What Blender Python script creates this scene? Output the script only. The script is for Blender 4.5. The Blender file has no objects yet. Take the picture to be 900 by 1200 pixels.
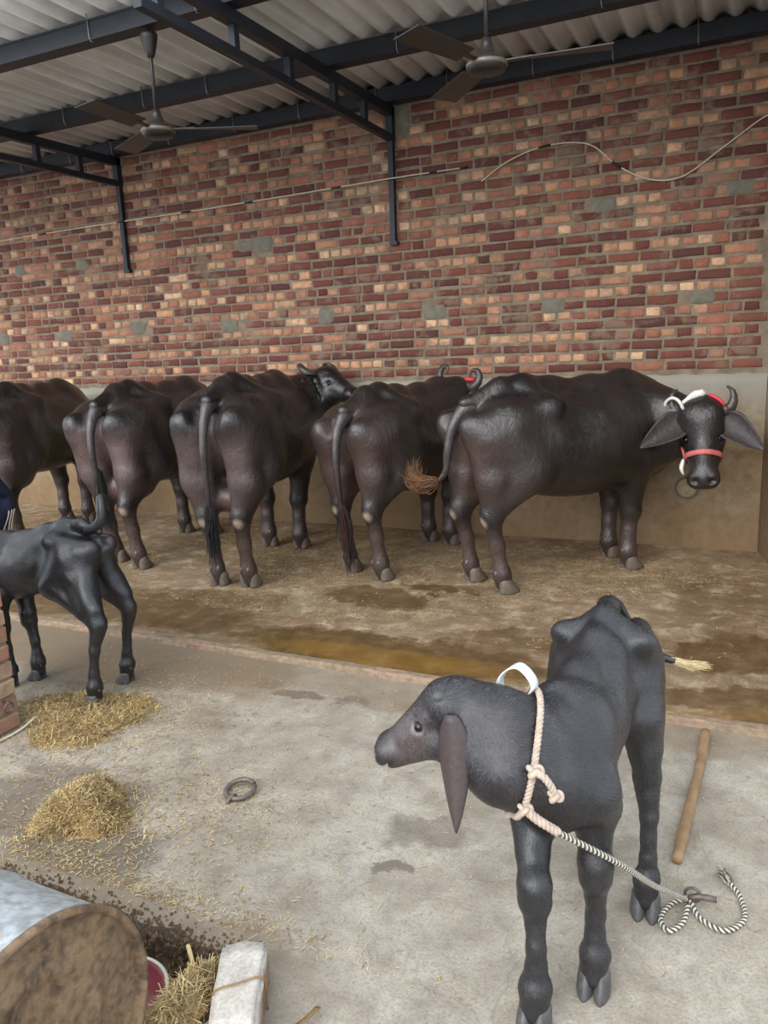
import bpy, bmesh, math, random
import numpy as np
from mathutils import Vector, Matrix

random.seed(7)
rng = np.random.default_rng(7)
scene = bpy.context.scene
COL = scene.collection
PI = math.pi

# ------------------------------------------------------------------ camera
CAM = np.array([0.0, 0.0, 1.68])
YAW, PITCH, ROLL = map(math.radians, (25.48, 12.41, -2.62))
FW = np.array([-math.sin(YAW) * math.cos(PITCH), math.cos(YAW) * math.cos(PITCH), -math.sin(PITCH)])
R0 = np.array([math.cos(YAW), math.sin(YAW), 0.0])
U0 = np.cross(R0, FW)
RT = R0 * math.cos(ROLL) + U0 * math.sin(ROLL)
UP = -R0 * math.sin(ROLL) + U0 * math.cos(ROLL)
cd = bpy.data.cameras.new('camera')
cd.sensor_fit = 'VERTICAL'
cd.sensor_height = 24.0
cd.lens = 18.0
cd.clip_start = 0.05
cam = bpy.data.objects.new('camera', cd)
COL.objects.link(cam)
M = Matrix(((RT[0], UP[0], -FW[0], CAM[0]), (RT[1], UP[1], -FW[1], CAM[1]), (RT[2], UP[2], -FW[2], CAM[2]), (0, 0, 0, 1)))
cam.matrix_world = M
scene.camera = cam

# ------------------------------------------------------------------ light
world = bpy.data.worlds.new('world')
scene.world = world
world.use_nodes = True
wn = world.node_tree
wn.nodes['Background'].inputs[0].default_value = (0.82, 0.91, 1.0, 1)
wn.nodes['Background'].inputs[1].default_value = 1.15
sd = bpy.data.lights.new('hazy_sun', 'SUN')
sd.energy = 1.7
sd.angle = math.radians(50)
sd.color = (1.0, 0.97, 0.93)
sun = bpy.data.objects.new('hazy_sun', sd)
COL.objects.link(sun)
sun.rotation_euler = (math.radians(57), 0, math.radians(-8))
scene.view_settings.view_transform = 'Standard'
scene.view_settings.look = 'None'
scene.view_settings.gamma = 1.0
scene.view_settings.use_curve_mapping = False
scene.view_settings.exposure = 0.80

# ------------------------------------------------------------------ helpers
def lin(c):
    return tuple(((x / 255.0) / 12.92 if x / 255.0 <= 0.04045 else ((x / 255.0 + 0.055) / 1.055) ** 2.4) for x in c)

def tag(o, label=None, cat=None, group=None, kind=None):
    if label: o['label'] = label
    if cat: o['category'] = cat
    if group: o['group'] = group
    if kind: o['kind'] = kind
    return o

def empty(name, loc=(0, 0, 0), rz=0.0, parent=None):
    o = bpy.data.objects.new(name, None)
    o.empty_display_size = 0.1
    COL.objects.link(o)
    o.location = loc
    o.rotation_euler = (0, 0, rz)
    if parent: o.parent = parent
    return o

def link(name, me, mat=None, parent=None, smooth=False, loc=None):
    if mat is not None and not me.materials:
        for m in (mat if isinstance(mat, (list, tuple)) else [mat]):
            me.materials.append(m)
    o = bpy.data.objects.new(name, me)
    COL.objects.link(o)
    if parent: o.parent = parent
    if loc is not None: o.location = loc
    if smooth:
        me.polygons.foreach_set('use_smooth', [True] * len(me.polygons))
    return o

class MB:
    """collects vertices and faces for one mesh"""
    def __init__(s):
        s.v = []; s.f = []; s.mi = []; s.cur = 0
    def add(s, vs, fs):
        n = len(s.v)
        s.v.extend([tuple(map(float, p)) for p in vs])
        s.f.extend([tuple(i + n for i in f) for f in fs])
        s.mi.extend([s.cur] * len(fs))
    def box(s, x0, x1, y0, y1, z0, z1):
        s.add([(x0, y0, z0), (x1, y0, z0), (x1, y1, z0), (x0, y1, z0), (x0, y0, z1), (x1, y0, z1), (x1, y1, z1), (x0, y1, z1)],
              [(0, 3, 2, 1), (4, 5, 6, 7), (0, 1, 5, 4), (1, 2, 6, 5), (2, 3, 7, 6), (3, 0, 4, 7)])
    def tube(s, pts, rad, n=8, caps=True, squash=None, roll0=None):
        pts = np.asarray(pts, float)
        m = len(pts)
        if np.isscalar(rad): rad = [rad] * m
        t = np.gradient(pts, axis=0)
        t /= np.linalg.norm(t, axis=1)[:, None] + 1e-12
        ref = np.array([0, 0, 1.0]) if roll0 is None else np.asarray(roll0, float)
        if abs(t[0] @ ref) > 0.95 * np.linalg.norm(ref): ref = np.array([0.0, 1.0, 0]) if abs(t[0][1]) < .9 else np.array([1.0, 0, 0])
        a = ref - t[0] * (ref @ t[0]); a /= np.linalg.norm(a)
        vs = []
        for i in range(m):
            a = a - t[i] * (a @ t[i]); a /= np.linalg.norm(a) + 1e-12
            b = np.cross(t[i], a)
            for k in range(n):
                th = 2 * PI * k / n
                ca, sa = math.cos(th), math.sin(th)
                if squash: ca *= squash[0]; sa *= squash[1]
                vs.append(pts[i] + rad[i] * (a * ca + b * sa))
        fs = []
        for i in range(m - 1):
            for k in range(n):
                k2 = (k + 1) % n
                fs.append((i * n + k, i * n + k2, (i + 1) * n + k2, (i + 1) * n + k))
        if caps:
            fs.append(tuple(range(n - 1, -1, -1)))
            fs.append(tuple((m - 1) * n + k for k in range(n)))
        s.add(vs, fs)
    def lathe(s, prof, n=24, c=(0, 0, 0)):
        vs = []
        for r, z in prof:
            for k in range(n):
                th = 2 * PI * k / n
                vs.append((c[0] + r * math.cos(th), c[1] + r * math.sin(th), c[2] + z))
        fs = []
        for i in range(len(prof) - 1):
            for k in range(n):
                k2 = (k + 1) % n
                fs.append((i * n + k, i * n + k2, (i + 1) * n + k2, (i + 1) * n + k))
        s.add(vs, fs)
    def bar(s, p, q, w, h, up=(0, 0, 1)):
        p = np.asarray(p, float); q = np.asarray(q, float)
        d = q - p; d /= np.linalg.norm(d)
        u = np.asarray(up, float); u = u - d * (u @ d); u /= np.linalg.norm(u)
        l = np.cross(u, d)
        vs = []
        for e in (p, q):
            for a, b in ((-1, -1), (1, -1), (1, 1), (-1, 1)):
                vs.append(e + l * a * w / 2 + u * b * h / 2)
        s.add(vs, [(3, 2, 1, 0), (4, 5, 6, 7), (0, 1, 5, 4), (1, 2, 6, 5), (2, 3, 7, 6), (3, 0, 4, 7)])
    def mesh(s, name):
        me = bpy.data.meshes.new(name)
        me.from_pydata(s.v, [], s.f)
        if any(s.mi): me.polygons.foreach_set('material_index', s.mi)
        me.update()
        return me
    def build(s, name, mat=None, parent=None, smooth=False, loc=None):
        return link(name, s.mesh(name), mat, parent, smooth, loc)

def fixnormals(me):
    bm = bmesh.new(); bm.from_mesh(me)
    bmesh.ops.recalc_face_normals(bm, faces=bm.faces)
    bm.to_mesh(me); bm.free()

def spline(pts, n):
    """Catmull-Rom through pts"""
    p = np.asarray(pts, float)
    p = np.vstack([2 * p[0] - p[1], p, 2 * p[-1] - p[-2]])
    m = len(p) - 3
    out = []
    for i in range(n):
        u = i / (n - 1) * m
        k = min(int(u), m - 1); t = u - k
        a, b, c, d = p[k:k + 4]
        out.append(0.5 * ((2 * b) + (c - a) * t + (2 * a - 5 * b + 4 * c - d) * t * t + (3 * b - a - 3 * c + d) * t ** 3))
    return np.array(out)

# smooth value noise on arbitrary points (for mesh relief)
_perm = rng.random((32, 32, 32))
def vnoise(P, sc):
    P = np.asarray(P, float) * sc + 100.0
    i = np.floor(P).astype(int); f = P - i
    f = f * f * (3 - 2 * f)
    r = 0
    for dx in (0, 1):
        for dy in (0, 1):
            for dz in (0, 1):
                w = (f[:, 0] if dx else 1 - f[:, 0]) * (f[:, 1] if dy else 1 - f[:, 1]) * (f[:, 2] if dz else 1 - f[:, 2])
                r = r + w * _perm[(i[:, 0] + dx) % 32, (i[:, 1] + dy) % 32, (i[:, 2] + dz) % 32]
    return r - 0.5

# ------------------------------------------------------------------ materials
class NT:
    def __init__(s, name):
        s.m = bpy.data.materials.new(name); s.m.use_nodes = True
        s.t = s.m.node_tree; s.b = s.t.nodes['Principled BSDF']
    def n(s, typ, **kw):
        nd = s.t.nodes.new('ShaderNode' + typ)
        for k, v in kw.items(): setattr(nd, k, v)
        return nd
    def l(s, a, b): s.t.links.new(a, b)
    def coord(s, scale=(1, 1, 1), kind='Object'):
        tc = s.n('TexCoord'); mp = s.n('Mapping'); mp.inputs['Scale'].default_value = scale
        s.l(tc.outputs[kind], mp.inputs['Vector'])
        return mp.outputs[0]
    def noise(s, vec, scale, detail=4, rough=0.55, dist=0.0):
        nd = s.n('TexNoise'); s.l(vec, nd.inputs['Vector'])
        nd.inputs['Scale'].default_value = scale; nd.inputs['Detail'].default_value = detail
        nd.inputs['Roughness'].default_value = rough; nd.inputs['Distortion'].default_value = dist
        return nd.outputs[0]
    def ramp(s, fac, stops, interp='LINEAR'):
        nd = s.n('ValToRGB'); nd.color_ramp.interpolation = interp
        e = nd.color_ramp.elements
        while len(e) < len(stops): e.new(0.5)
        for k, (p, c) in enumerate(stops):
            e[k].position = p
            e[k].color = (c, c, c, 1) if np.isscalar(c) else (*c[:3], 1)
        s.l(fac, nd.inputs[0])
        return nd.outputs[0]
    def mix(s, fac, a, b, mode='MIX'):
        nd = s.n('Mix', data_type='RGBA', blend_type=mode)
        for inp, v in ((nd.inputs[0], fac), (nd.inputs[6], a), (nd.inputs[7], b)):
            if hasattr(v, 'is_output') or hasattr(v, 'links'): s.l(v, inp)
            elif np.isscalar(v): inp.default_value = v
            else: inp.default_value = (*v[:3], 1)
        return nd.outputs[2]
    def math(s, op, a, b=None, clamp=False):
        nd = s.n('Math', operation=op, use_clamp=clamp)
        for inp, v in ((nd.inputs[0], a), (nd.inputs[1], b)):
            if v is None: continue
            if np.isscalar(v): inp.default_value = v
            else: s.l(v, inp)
        return nd.outputs[0]
    def bump(s, h, strength=0.3, dist=0.01, prev=None):
        nd = s.n('Bump'); nd.inputs['Strength'].default_value = strength; nd.inputs['Distance'].default_value = dist
        s.l(h, nd.inputs['Height'])
        if prev is not None: s.l(prev, nd.inputs['Normal'])
        s.l(nd.outputs[0], s.b.inputs['Normal'])
        return nd.outputs[0]
    def set(s, name, v):
        i = s.b.inputs[name]
        if hasattr(v, 'is_output') or hasattr(v, 'links'): s.l(v, i)
        elif np.isscalar(v): i.default_value = v
        else: i.default_value = (*v[:3], 1)

def simple(name, col, rough=0.6, metal=0.0, var=0.15, nscale=20, bump=0.1):
    t = NT(name); v = t.coord()
    n = t.noise(v, nscale, 5)
    a = tuple(c * (1 - var) for c in col); b = tuple(min(1, c * (1 + var)) for c in col)
    t.set('Base Color', t.ramp(n, [(0.3, a), (0.7, b)]))
    t.set('Roughness', rough); t.set('Metallic', metal)
    if bump: t.bump(n, bump, 0.004)
    return t.m

def blobs(t, spots, warp=.35, wscale=2.2, edge=(.75, 1.15)):
    """mask of irregular stains around given floor spots (x, y, rx, ry, strength)"""
    tc = t.n('TexCoord'); nz = t.n('TexNoise'); t.l(tc.outputs['Object'], nz.inputs['Vector'])
    nz.inputs['Scale'].default_value = wscale; nz.inputs['Detail'].default_value = 6; nz.inputs['Roughness'].default_value = .62
    su = t.n('VectorMath', operation='SUBTRACT'); t.l(nz.outputs['Color'], su.inputs[0]); su.inputs[1].default_value = (.5, .5, .5)
    sc = t.n('VectorMath', operation='SCALE'); t.l(su.outputs[0], sc.inputs[0]); sc.inputs['Scale'].default_value = warp * 2
    ad = t.n('VectorMath', operation='ADD'); t.l(tc.outputs['Object'], ad.inputs[0]); t.l(sc.outputs[0], ad.inputs[1])
    res = None
    for x, y, rx, ry, st in spots:
        s1 = t.n('VectorMath', operation='SUBTRACT'); t.l(ad.outputs[0], s1.inputs[0]); s1.inputs[1].default_value = (x, y, 0)
        m1 = t.n('VectorMath', operation='MULTIPLY'); t.l(s1.outputs[0], m1.inputs[0]); m1.inputs[1].default_value = (1 / rx, 1 / ry, 0)
        le = t.n('VectorMath', operation='LENGTH'); t.l(m1.outputs[0], le.inputs[0])
        mr = t.n('MapRange', interpolation_type='SMOOTHSTEP'); t.l(le.outputs['Value'], mr.inputs[0])
        mr.inputs[1].default_value = edge[0]; mr.inputs[2].default_value = edge[1]; mr.inputs[3].default_value = st; mr.inputs[4].default_value = 0
        res = mr.outputs[0] if res is None else t.math('MAXIMUM', res, mr.outputs[0])
    return res

def m_concrete():
    t = NT('yard_concrete'); v = t.coord()
    n1 = t.noise(v, 1.6, 7, .62, .5); n2 = t.noise(v, 7, 9, .7, .3); n3 = t.noise(v, 110, 4, .6)
    c = t.ramp(n1, [(.30, lin((132, 122, 107))), (.44, lin((156, 146, 131))), (.56, lin((170, 161, 147))), (.72, lin((176, 169, 157)))])
    c = t.mix(t.ramp(n2, [(.34, .6), (.56, 0.0)]), c, lin((118, 107, 94)))
    c = t.mix(t.ramp(n2, [(.58, 0.0), (.70, .6)]), c, lin((194, 187, 173)))
    c = t.mix(t.ramp(n3, [(.3, .45), (.55, 0.0)]), c, lin((98, 88, 77)))
    st = blobs(t, [(-1.93, 2.97, .16, .06, .8), (-2.15, 3.05, .10, .05, .8), (-.93, 2.20, .14, .10, .5), (-2.58, 3.08, .30, .12, .7), (-2.36, 2.0, .35, .10, .55), (-2.05, 1.70, .33, .16, .75), (-2.5, 1.75, .3, .2, .6), (-.98, 1.98, .05, .03, .7), (-3.2, 2.9, .5, .3, .6), (-1.65, 3.0, .09, .05, .6)], .16, 5)
    c = t.mix(st, c, lin((92, 80, 68)))
    dk = blobs(t, [(-3.4, 3.1, 1.6, .36, .9), (-1.6, 3.2, 1.5, .2, .55), (.2, 3.2, 1.0, .14, .4), (-1.75, 1.5, .75, .09, .6)], .2, 3)
    c = t.mix(dk, c, lin((124, 106, 84)))
    # hairline crack
    wv = t.n('TexVoronoi', feature='DISTANCE_TO_EDGE'); wv.inputs['Scale'].default_value = .75
    mpn = t.n('VectorMath', operation='ADD'); nn = t.n('TexNoise'); nn.inputs['Scale'].default_value = 3.5; t.l(v, nn.inputs['Vector']); t.l(v, mpn.inputs[0])
    sc = t.n('VectorMath', operation='SCALE'); sc.inputs['Scale'].default_value = .35; t.l(nn.outputs['Color'], sc.inputs[0]); t.l(sc.outputs[0], mpn.inputs[1]); t.l(mpn.outputs[0], wv.inputs['Vector'])
    ck = t.ramp(wv.outputs['Distance'], [(.0, .22), (.003, 0.0)])
    c = t.mix(ck, c, lin((84, 74, 64)))
    t.set('Base Color', c)
    t.set('Roughness', t.ramp(n1, [(.3, .62), (.7, .85)]))
    b = t.bump(n2, .35, .02); t.bump(n3, .25, .006, b)
    return t.m

def m_stall():
    t = NT('stall_floor_dirty'); v = t.coord()
    n1 = t.noise(v, 1.1, 7, .62, .6); n2 = t.noise(v, 6, 9, .7, .3); n3 = t.noise(v, 80, 4, .65)
    c = t.ramp(n1, [(.3, lin((112, 90, 64))), (.45, lin((146, 124, 95))), (.6, lin((168, 148, 120))), (.72, lin((178, 160, 134)))])
    br = t.n('TexBrick'); br.offset = .5
    tc = t.n('TexCoord'); mp = t.n('Mapping'); t.l(tc.outputs['Object'], mp.inputs[0]); t.l(mp.outputs[0], br.inputs[0])
    br.inputs['Scale'].default_value = 1.0; br.inputs['Brick Width'].default_value = .23; br.inputs['Row Height'].default_value = .115
    br.inputs['Mortar Size'].default_value = .008
    br.inputs['Color1'].default_value = (*lin((162, 120, 100)), 1); br.inputs['Color2'].default_value = (*lin((158, 136, 112)), 1); br.inputs['Mortar'].default_value = (*lin((108, 92, 72)), 1)
    c = t.mix(t.ramp(t.noise(v, 1.7, 6, .65, .5), [(.46, 0.0), (.60, .6)]), c, br.outputs[0])
    c = t.mix(t.ramp(n2, [(.38, .55), (.58, 0.0)]), c, lin((96, 76, 52)))
    c = t.mix(t.ramp(n2, [(.54, 0.0), (.66, .7)]), c, lin((196, 180, 152)))
    c = t.mix(t.ramp(n3, [(.34, .45), (.55, 0.0)]), c, lin((78, 62, 42)))
    spots = [(-1.75, 3.62, 1.15, .30, 1), (-3.5, 3.7, 1.1, .35, .85), (-4.6, 3.8, 1.0, .5, .8), (-2.2, 4.45, .45, .22, .9), (-1.85, 4.75, .30, .10, .9), (.0, 4.2, .36, .34, 1), (.1, 3.55, .9, .18, .9), (-.55, 3.5, .5, .14, .7), (-1.2, 4.0, .35, .18, .6), (-3.3, 4.1, .6, .2, .6)]
    wm = blobs(t, spots, .36, 4.0, (.7, 1.05))
    c = t.mix(t.math('MULTIPLY', wm, .82), c, t.ramp(n2, [(.3, lin((74, 54, 32))), (.7, lin((108, 82, 50)))]))
    yl = blobs(t, [(-1.75, 3.52, .85, .14, 1.0), (.1, 3.46, .6, .07, .6)], .14, 3.0, (.5, 1.15))
    c = t.mix(t.math('MULTIPLY', yl, .6), c, t.ramp(n2, [(.3, lin((120, 88, 38))), (.7, lin((158, 122, 62)))]))
    t.set('Base Color', c)
    ro = t.n('MapRange'); t.l(t.math('MAXIMUM', wm, yl), ro.inputs[0]); ro.inputs[3].default_value = .82; ro.inputs[4].default_value = .22
    t.set('Roughness', ro.outputs[0])
    bs = t.n('MapRange'); t.l(yl, bs.inputs[0]); bs.inputs[3].default_value = 1; bs.inputs[4].default_value = .1
    b = t.bump(t.math('MULTIPLY', n2, bs.outputs[0]), .4, .025); t.bump(t.math('MULTIPLY', n3, bs.outputs[0]), .25, .008, b)
    return t.m

def m_plaster():
    t = NT('dado_plaster'); v = t.coord()
    n1 = t.noise(v, 1.6, 7, .65, .6); n2 = t.noise(v, 14, 6, .6)
    c = t.ramp(n1, [(.3, lin((112, 88, 62))), (.5, lin((150, 128, 98))), (.68, lin((166, 154, 132)))])
    c = t.mix(t.ramp(n2, [(.35, .5), (.6, 0.0)]), c, lin((100, 80, 58)))
    sx = t.n('SeparateXYZ'); tc = t.n('TexCoord'); t.l(tc.outputs['Object'], sx.inputs[0])
    zz = t.math('ADD', sx.outputs[2], t.math('MULTIPLY', t.noise(v, 3, 6, .6), .7))
    c = t.mix(t.ramp(zz, [(.35, .75), (1.0, 0.1), (1.35, 0.0)]), c, lin((124, 98, 68)))
    c = t.mix(t.ramp(t.math('MULTIPLY', zz, .5), [(.62, 0.0), (.8, .75)]), c, lin((158, 156, 146)))
    t.set('Base Color', c); t.set('Roughness', .8)
    t.bump(n2, .3, .01)
    return t.m

def m_brick(name, src):
    t = NT(name); v = t.coord(kind='Object' if src == 'attr' else 'Object')
    geo = t.n('NewGeometry')
    pos = geo.outputs['Position']
    if src == 'attr':
        a = t.n('Attribute', attribute_name='bcol'); base = a.outputs[0]
    else:
        a = t.n('ObjectInfo'); base = a.outputs['Color']
    n1 = t.noise(pos, 14, 5, .6); n2 = t.noise(pos, 75, 4, .6); n3 = t.noise(pos, 5, 6, .65, .4)
    c = t.mix(t.ramp(n1, [(.35, .35), (.62, 0.0)]), base, lin((92, 48, 38)))
    c = t.mix(t.ramp(n2, [(.3, .4), (.5, 0.0)]), c, lin((120, 84, 62)))
    c = t.mix(t.ramp(n3, [(.53, 0.0), (.62, .6)]), c, lin((138, 118, 97)))      # mortar smears
    t.set('Base Color', c); t.set('Roughness', .88)
    b = t.bump(n1, .35, .012); t.bump(n2, .3, .004, b)
    return t.m

def m_mortar():
    t = NT('wall_mortar'); v = t.coord()
    n1 = t.noise(v, 12, 6, .6); n2 = t.noise(v, 60, 4)
    c = t.ramp(n1, [(.3, lin((112, 96, 80))), (.7, lin((148, 132, 112)))])
    t.set('Base Color', c); t.set('Roughness', .92); b = t.bump(n1, .5, .02); t.bump(n2, .3, .005, b)
    return t.m

def m_asbestos():
    t = NT('asbestos_sheet'); v = t.coord()
    n1 = t.noise(v, 2.2, 7, .65); n2 = t.noise(v, 30, 5, .6); n3 = t.noise(t.coord((9, .5, 9)), 1.0, 5, .6)
    c = t.ramp(n1, [(.3, lin((196, 195, 194))), (.7, lin((230, 230, 230)))])
    c = t.mix(t.ramp(n3, [(.3, .6), (.6, 0.0)]), c, lin((164, 160, 156)))
    c = t.mix(t.ramp(n2, [(.62, 0.0), (.75, .5)]), c, lin((225, 222, 216)))
    t.set('Base Color', c); t.set('Roughness', .85); t.bump(n2, .2, .006)
    return t.m

def m_skin(name, dark, brown, rough=(.34, .5), fur=0.0, spec=.5):
    t = NT(name); v = t.coord()
    n1 = t.noise(v, 3.0, 5, .55, .3); n2 = t.noise(v, 60, 5, .6)
    n3 = t.noise(t.coord((14, 40, 16)), 5, 4, .6)
    a = t.n('Attribute', attribute_name='tint')
    c = t.mix(t.ramp(n1, [(.38, 0.0), (.68, 1.0)]), dark, brown)
    c = t.mix(a.outputs['Alpha'], c, a.outputs['Color'])
    c = t.mix(t.ramp(n2, [(.30, .35), (.5, 0.0)]), c, tuple(x * .5 for x in dark))
    # dust specks
    n5 = t.noise(v, 130, 2, .5)
    c = t.mix(t.ramp(n5, [(.735, 0.0), (.76, .5)]), c, lin((120, 104, 84)))
    t.set('Base Color', c)
    t.set('Roughness', t.ramp(n1, [(.3, rough[0]), (.7, rough[1])]))
    t.set('Specular IOR Level', spec)
    b = t.bump(n2, .16, .006)
    if fur: t.bump(n3, fur, .006, b)
    else:
        b = t.bump(t.noise(t.coord((2, 2, 1.2)), 7, 7, .68, .6), .38, .03, b)
        t.bump(t.noise(t.coord((9, 9, 2.2)), 6, 5, .6, .8), .22, .012, b)
    return t.m

MAT = {}
MAT['concrete'] = m_concrete()
MAT['stall'] = m_stall()
MAT['plaster'] = m_plaster()
MAT['brick_o'] = m_brick('wall_brick', 'obj')
MAT['brick_a'] = m_brick('wall_brick_field', 'attr')
MAT['mortar'] = m_mortar()
MAT['sheet'] = m_asbestos()
MAT['steel'] = simple('painted_steel', lin((30, 34, 42)), .5, 0, .25, 15, .1)
MAT['fan'] = simple('fan_brown', lin((44, 38, 35)), .4, .1, .15, 15, .05)
MAT['wire'] = simple('pale_wire', lin((206, 192, 168)), .6, 0, .1, 20, 0)
MAT['tape'] = simple('black_tape', lin((30, 28, 28)), .5, 0, .1, 20, 0)
MAT['hook'] = simple('galvanised_wire', lin((150, 150, 152)), .45, .5, .1, 20, 0)
MAT['skin'] = m_skin('buffalo_skin', (.011, .009, .010), (.030, .022, .021), (.22, .36), spec=.7)
MAT['coat'] = m_skin('calf_coat', (.010, .010, .012), (.018, .016, .018), (.33, .46), fur=.3, spec=.65)
MAT['hoof'] = simple('hoof_horn', lin((98, 88, 78)), .55, 0, .3, 25, .2)
MAT['hoof_dark'] = simple('calf_hoof_horn', lin((76, 74, 74)), .5, 0, .35, 30, .2)
MAT['horn'] = simple('horn_keratin', lin((62, 56, 50)), .35, 0, .35, 18, .3)
MAT['eye'] = simple('dark_eye', (.006, .005, .005), .08, 0, .1, 10, 0)
MAT['calf_ear'] = m_skin('calf_ear_skin', (.045, .034, .035), (.10, .075, .074), (.40, .55), fur=.3)
MAT['ear'] = m_skin('ear_skin', (.018, .013, .014), (.075, .050, .050), (.4, .55))
MAT['hair_dark'] = simple('dark_tail_hair', (.014, .013, .014), .55, 0, .3, 40, 0)
MAT['hair_rust'] = simple('rust_tail_hair', lin((78, 48, 38)), .55, 0, .4, 30, 0)
MAT['hair_gold'] = simple('golden_tail_hair', lin((112, 78, 48)), .5, 0, .4, 30, 0)
MAT['hair_cream'] = simple('cream_tail_hair', lin((205, 184, 140)), .6, 0, .2, 30, 0)
MAT['halter'] = simple('pink_red_halter', lin((190, 100, 94)), .6, 0, .2, 30, .1)
MAT['ribbon'] = simple('red_ribbon', lin((205, 45, 62)), .5, 0, .15, 20, 0)
MAT['white_cloth'] = simple('white_rope_cloth', lin((215, 212, 206)), .7, 0, .12, 40, .3)
MAT['rope_pale'] = simple('pale_cotton_rope', lin((180, 162, 146)), .85, 0, .2, 60, .4)
MAT['rope_light'] = simple('braid_light_strand', lin((196, 188, 172)), .8, 0, .15, 60, .2)
MAT['rope_dark'] = simple('braid_dark_strand', lin((70, 66, 62)), .8, 0, .15, 60, .2)
MAT['straw'] = simple('straw', lin((198, 176, 126)), .7, 0, .35, 9, 0)
MAT['straw_dark'] = simple('damp_straw', lin((140, 112, 72)), .7, 0, .4, 9, 0)
MAT['dung'] = simple('dung_earth', lin((108, 88, 66)), .95, 0, .35, 30, .8)
MAT['iron'] = simple('rusty_iron', lin((112, 100, 92)), .55, .5, .3, 40, .3)
MAT['wood'] = simple('stick_wood', lin((140, 112, 82)), .65, 0, .25, 14, .3)

exec_order = []

# ------------------------------------------------------------------ structure: floors
def proj(P):
    d = np.asarray(P, float) - CAM
    z = d @ FW
    return 450 + 900 * (d @ RT) / z, 600 - 900 * (d @ UP) / z, z

def slab(name, outline, z0, z1, mat, parent=None):
    bm = bmesh.new()
    vs = [bm.verts.new((x, y, z1)) for x, y in outline]
    f = bm.faces.new(vs)
    r = bmesh.ops.extrude_face_region(bm, geom=[f])
    for e in r['geom']:
        if isinstance(e, bmesh.types.BMVert): e.co.z = z0
    bmesh.ops.recalc_face_normals(bm, faces=bm.faces)
    bmesh.ops.triangulate(bm, faces=[f for f in bm.faces if len(f.verts) > 4])
    me = bpy.data.meshes.new(name); bm.to_mesh(me); bm.free()
    return link(name, me, mat, parent)

KY = 3.30      # kerb line
WY = 6.30      # back wall face
PITZ = -0.11
edge = []
x = -1.17
for i in range(60):
    edge.append((x, 1.485 + 0.012 * math.sin(i * .7) + random.uniform(-.006, .006)))
    x -= 0.024 + random.uniform(0, .006)
side = [(-1.17 + random.uniform(-.015, .015), 1.44 - k * .05) for k in range(0, 40)]
x_end = edge[-1][0]
yard = [(7, -9), (7, KY), (-12, KY), (-12, 1.47), (x_end - .03, 1.47)] + edge[::-1] + side + [(-1.17, -9)]
o = slab('floor', yard, -.5, 0.0, MAT['concrete']); tag(o, 'pale worn concrete yard floor in front of the kerb', kind='structure')
o = slab('pit_floor', [(-1.0, -9), (-1.0, 1.6), (-12, 1.6), (-12, -9)], -.6, PITZ, MAT['dung']); tag(o, 'earthy lower ground beside the yard floor edge', kind='structure')
o = slab('stall_floor', [(7, KY + .06), (7, WY + .3), (-12, WY + .3), (-12, KY + .06)], -.5, 0.0, MAT['stall']); tag(o, 'wet brown straw-strewn stall floor under the buffaloes', kind='structure')

# crumbly dung face of the yard edge
mb = MB()
for i in range(4200):
    px = random.uniform(-3.2, -1.15); u = random.random()
    if u < .6: py = 1.48 - abs(random.gauss(0, .035)); pz = PITZ + random.random() * .11
    else: py = 1.475 + random.gauss(0, .028); pz = .004
    if py < 1.44: pz = PITZ + .06 * math.exp(-(1.44 - py) / .04) * random.random()
    r = random.uniform(.003, .010) * (1 if u < .6 else .7)
    a = np.array([px, py, pz]); q = np.array([(1, 0, -.3), (-.6, .8, -.3), (-.6, -.8, -.3), (0, 0, 1), (.2, .5, .6)]) * r * rng.uniform(.7, 1.4, (5, 1))
    th = random.random() * 6.28; ct, s_ = math.cos(th), math.sin(th)
    q = q @ np.array([[ct, s_, 0], [-s_, ct, 0], [0, 0, 1]])
    mb.add(a + q, [(0, 2, 1), (0, 1, 4), (1, 2, 3), (2, 0, 3), (0, 4, 3), (4, 1, 3)])
o = mb.build('dung_crumbs', MAT['dung']); tag(o, 'crumbly brown dung crust along the broken floor edge', 'dung', kind='stuff')

# kerb
mb = MB()
n = 160
xs = np.linspace(-12, 4, n)
rows = []
for i, xx in enumerate(xs):
    j = lambda a: random.uniform(-a, a)
    rows += [(xx, KY - .012 + j(.006), -.02), (xx, KY - .004 + j(.005), .020 + j(.004)), (xx, KY + .008, .030 + j(.003)), (xx, KY + .052, .030 + j(.003)), (xx, KY + .066 + j(.006), .018 + j(.004)), (xx, KY + .08, -.02)]
fs = []
for i in range(n - 1):
    for k in range(5): fs.append((i * 6 + k, i * 6 + k + 1, i * 6 + 7 + k, i * 6 + 6 + k))
mb.add(rows, fs)
t = NT('kerb_brick_concrete'); v = t.coord(); n1 = t.noise(v, 2.2, 6, .6, .4); n2 = t.noise(v, 30, 5)
c = t.ramp(n1, [(.35, lin((128, 112, 92))), (.55, lin((150, 128, 106))), (.68, lin((164, 124, 100)))])
t.set('Base Color', t.mix(t.ramp(n2, [(.35, .6), (.6, 0.0)]), c, lin((100, 84, 64)))); t.set('Roughness', .85); t.bump(n2, .5, .01)
MAT['kerb'] = t.m
o = mb.build('trim_1', MAT['kerb']); fixnormals(o.data); tag(o, 'low worn kerb between the yard and the stall floor', kind='structure')

# ------------------------------------------------------------------ back wall
XR = 0.13
ZP = 1.343; ZT = 3.565
mb = MB(); mb.box(-12, XR + .5, WY + .004, WY + .24, 0, 3.72)
wall = mb.build('wall_back', MAT['mortar']); tag(wall, 'brick back wall of the cattle shed above a plastered dado', kind='structure')
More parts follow.
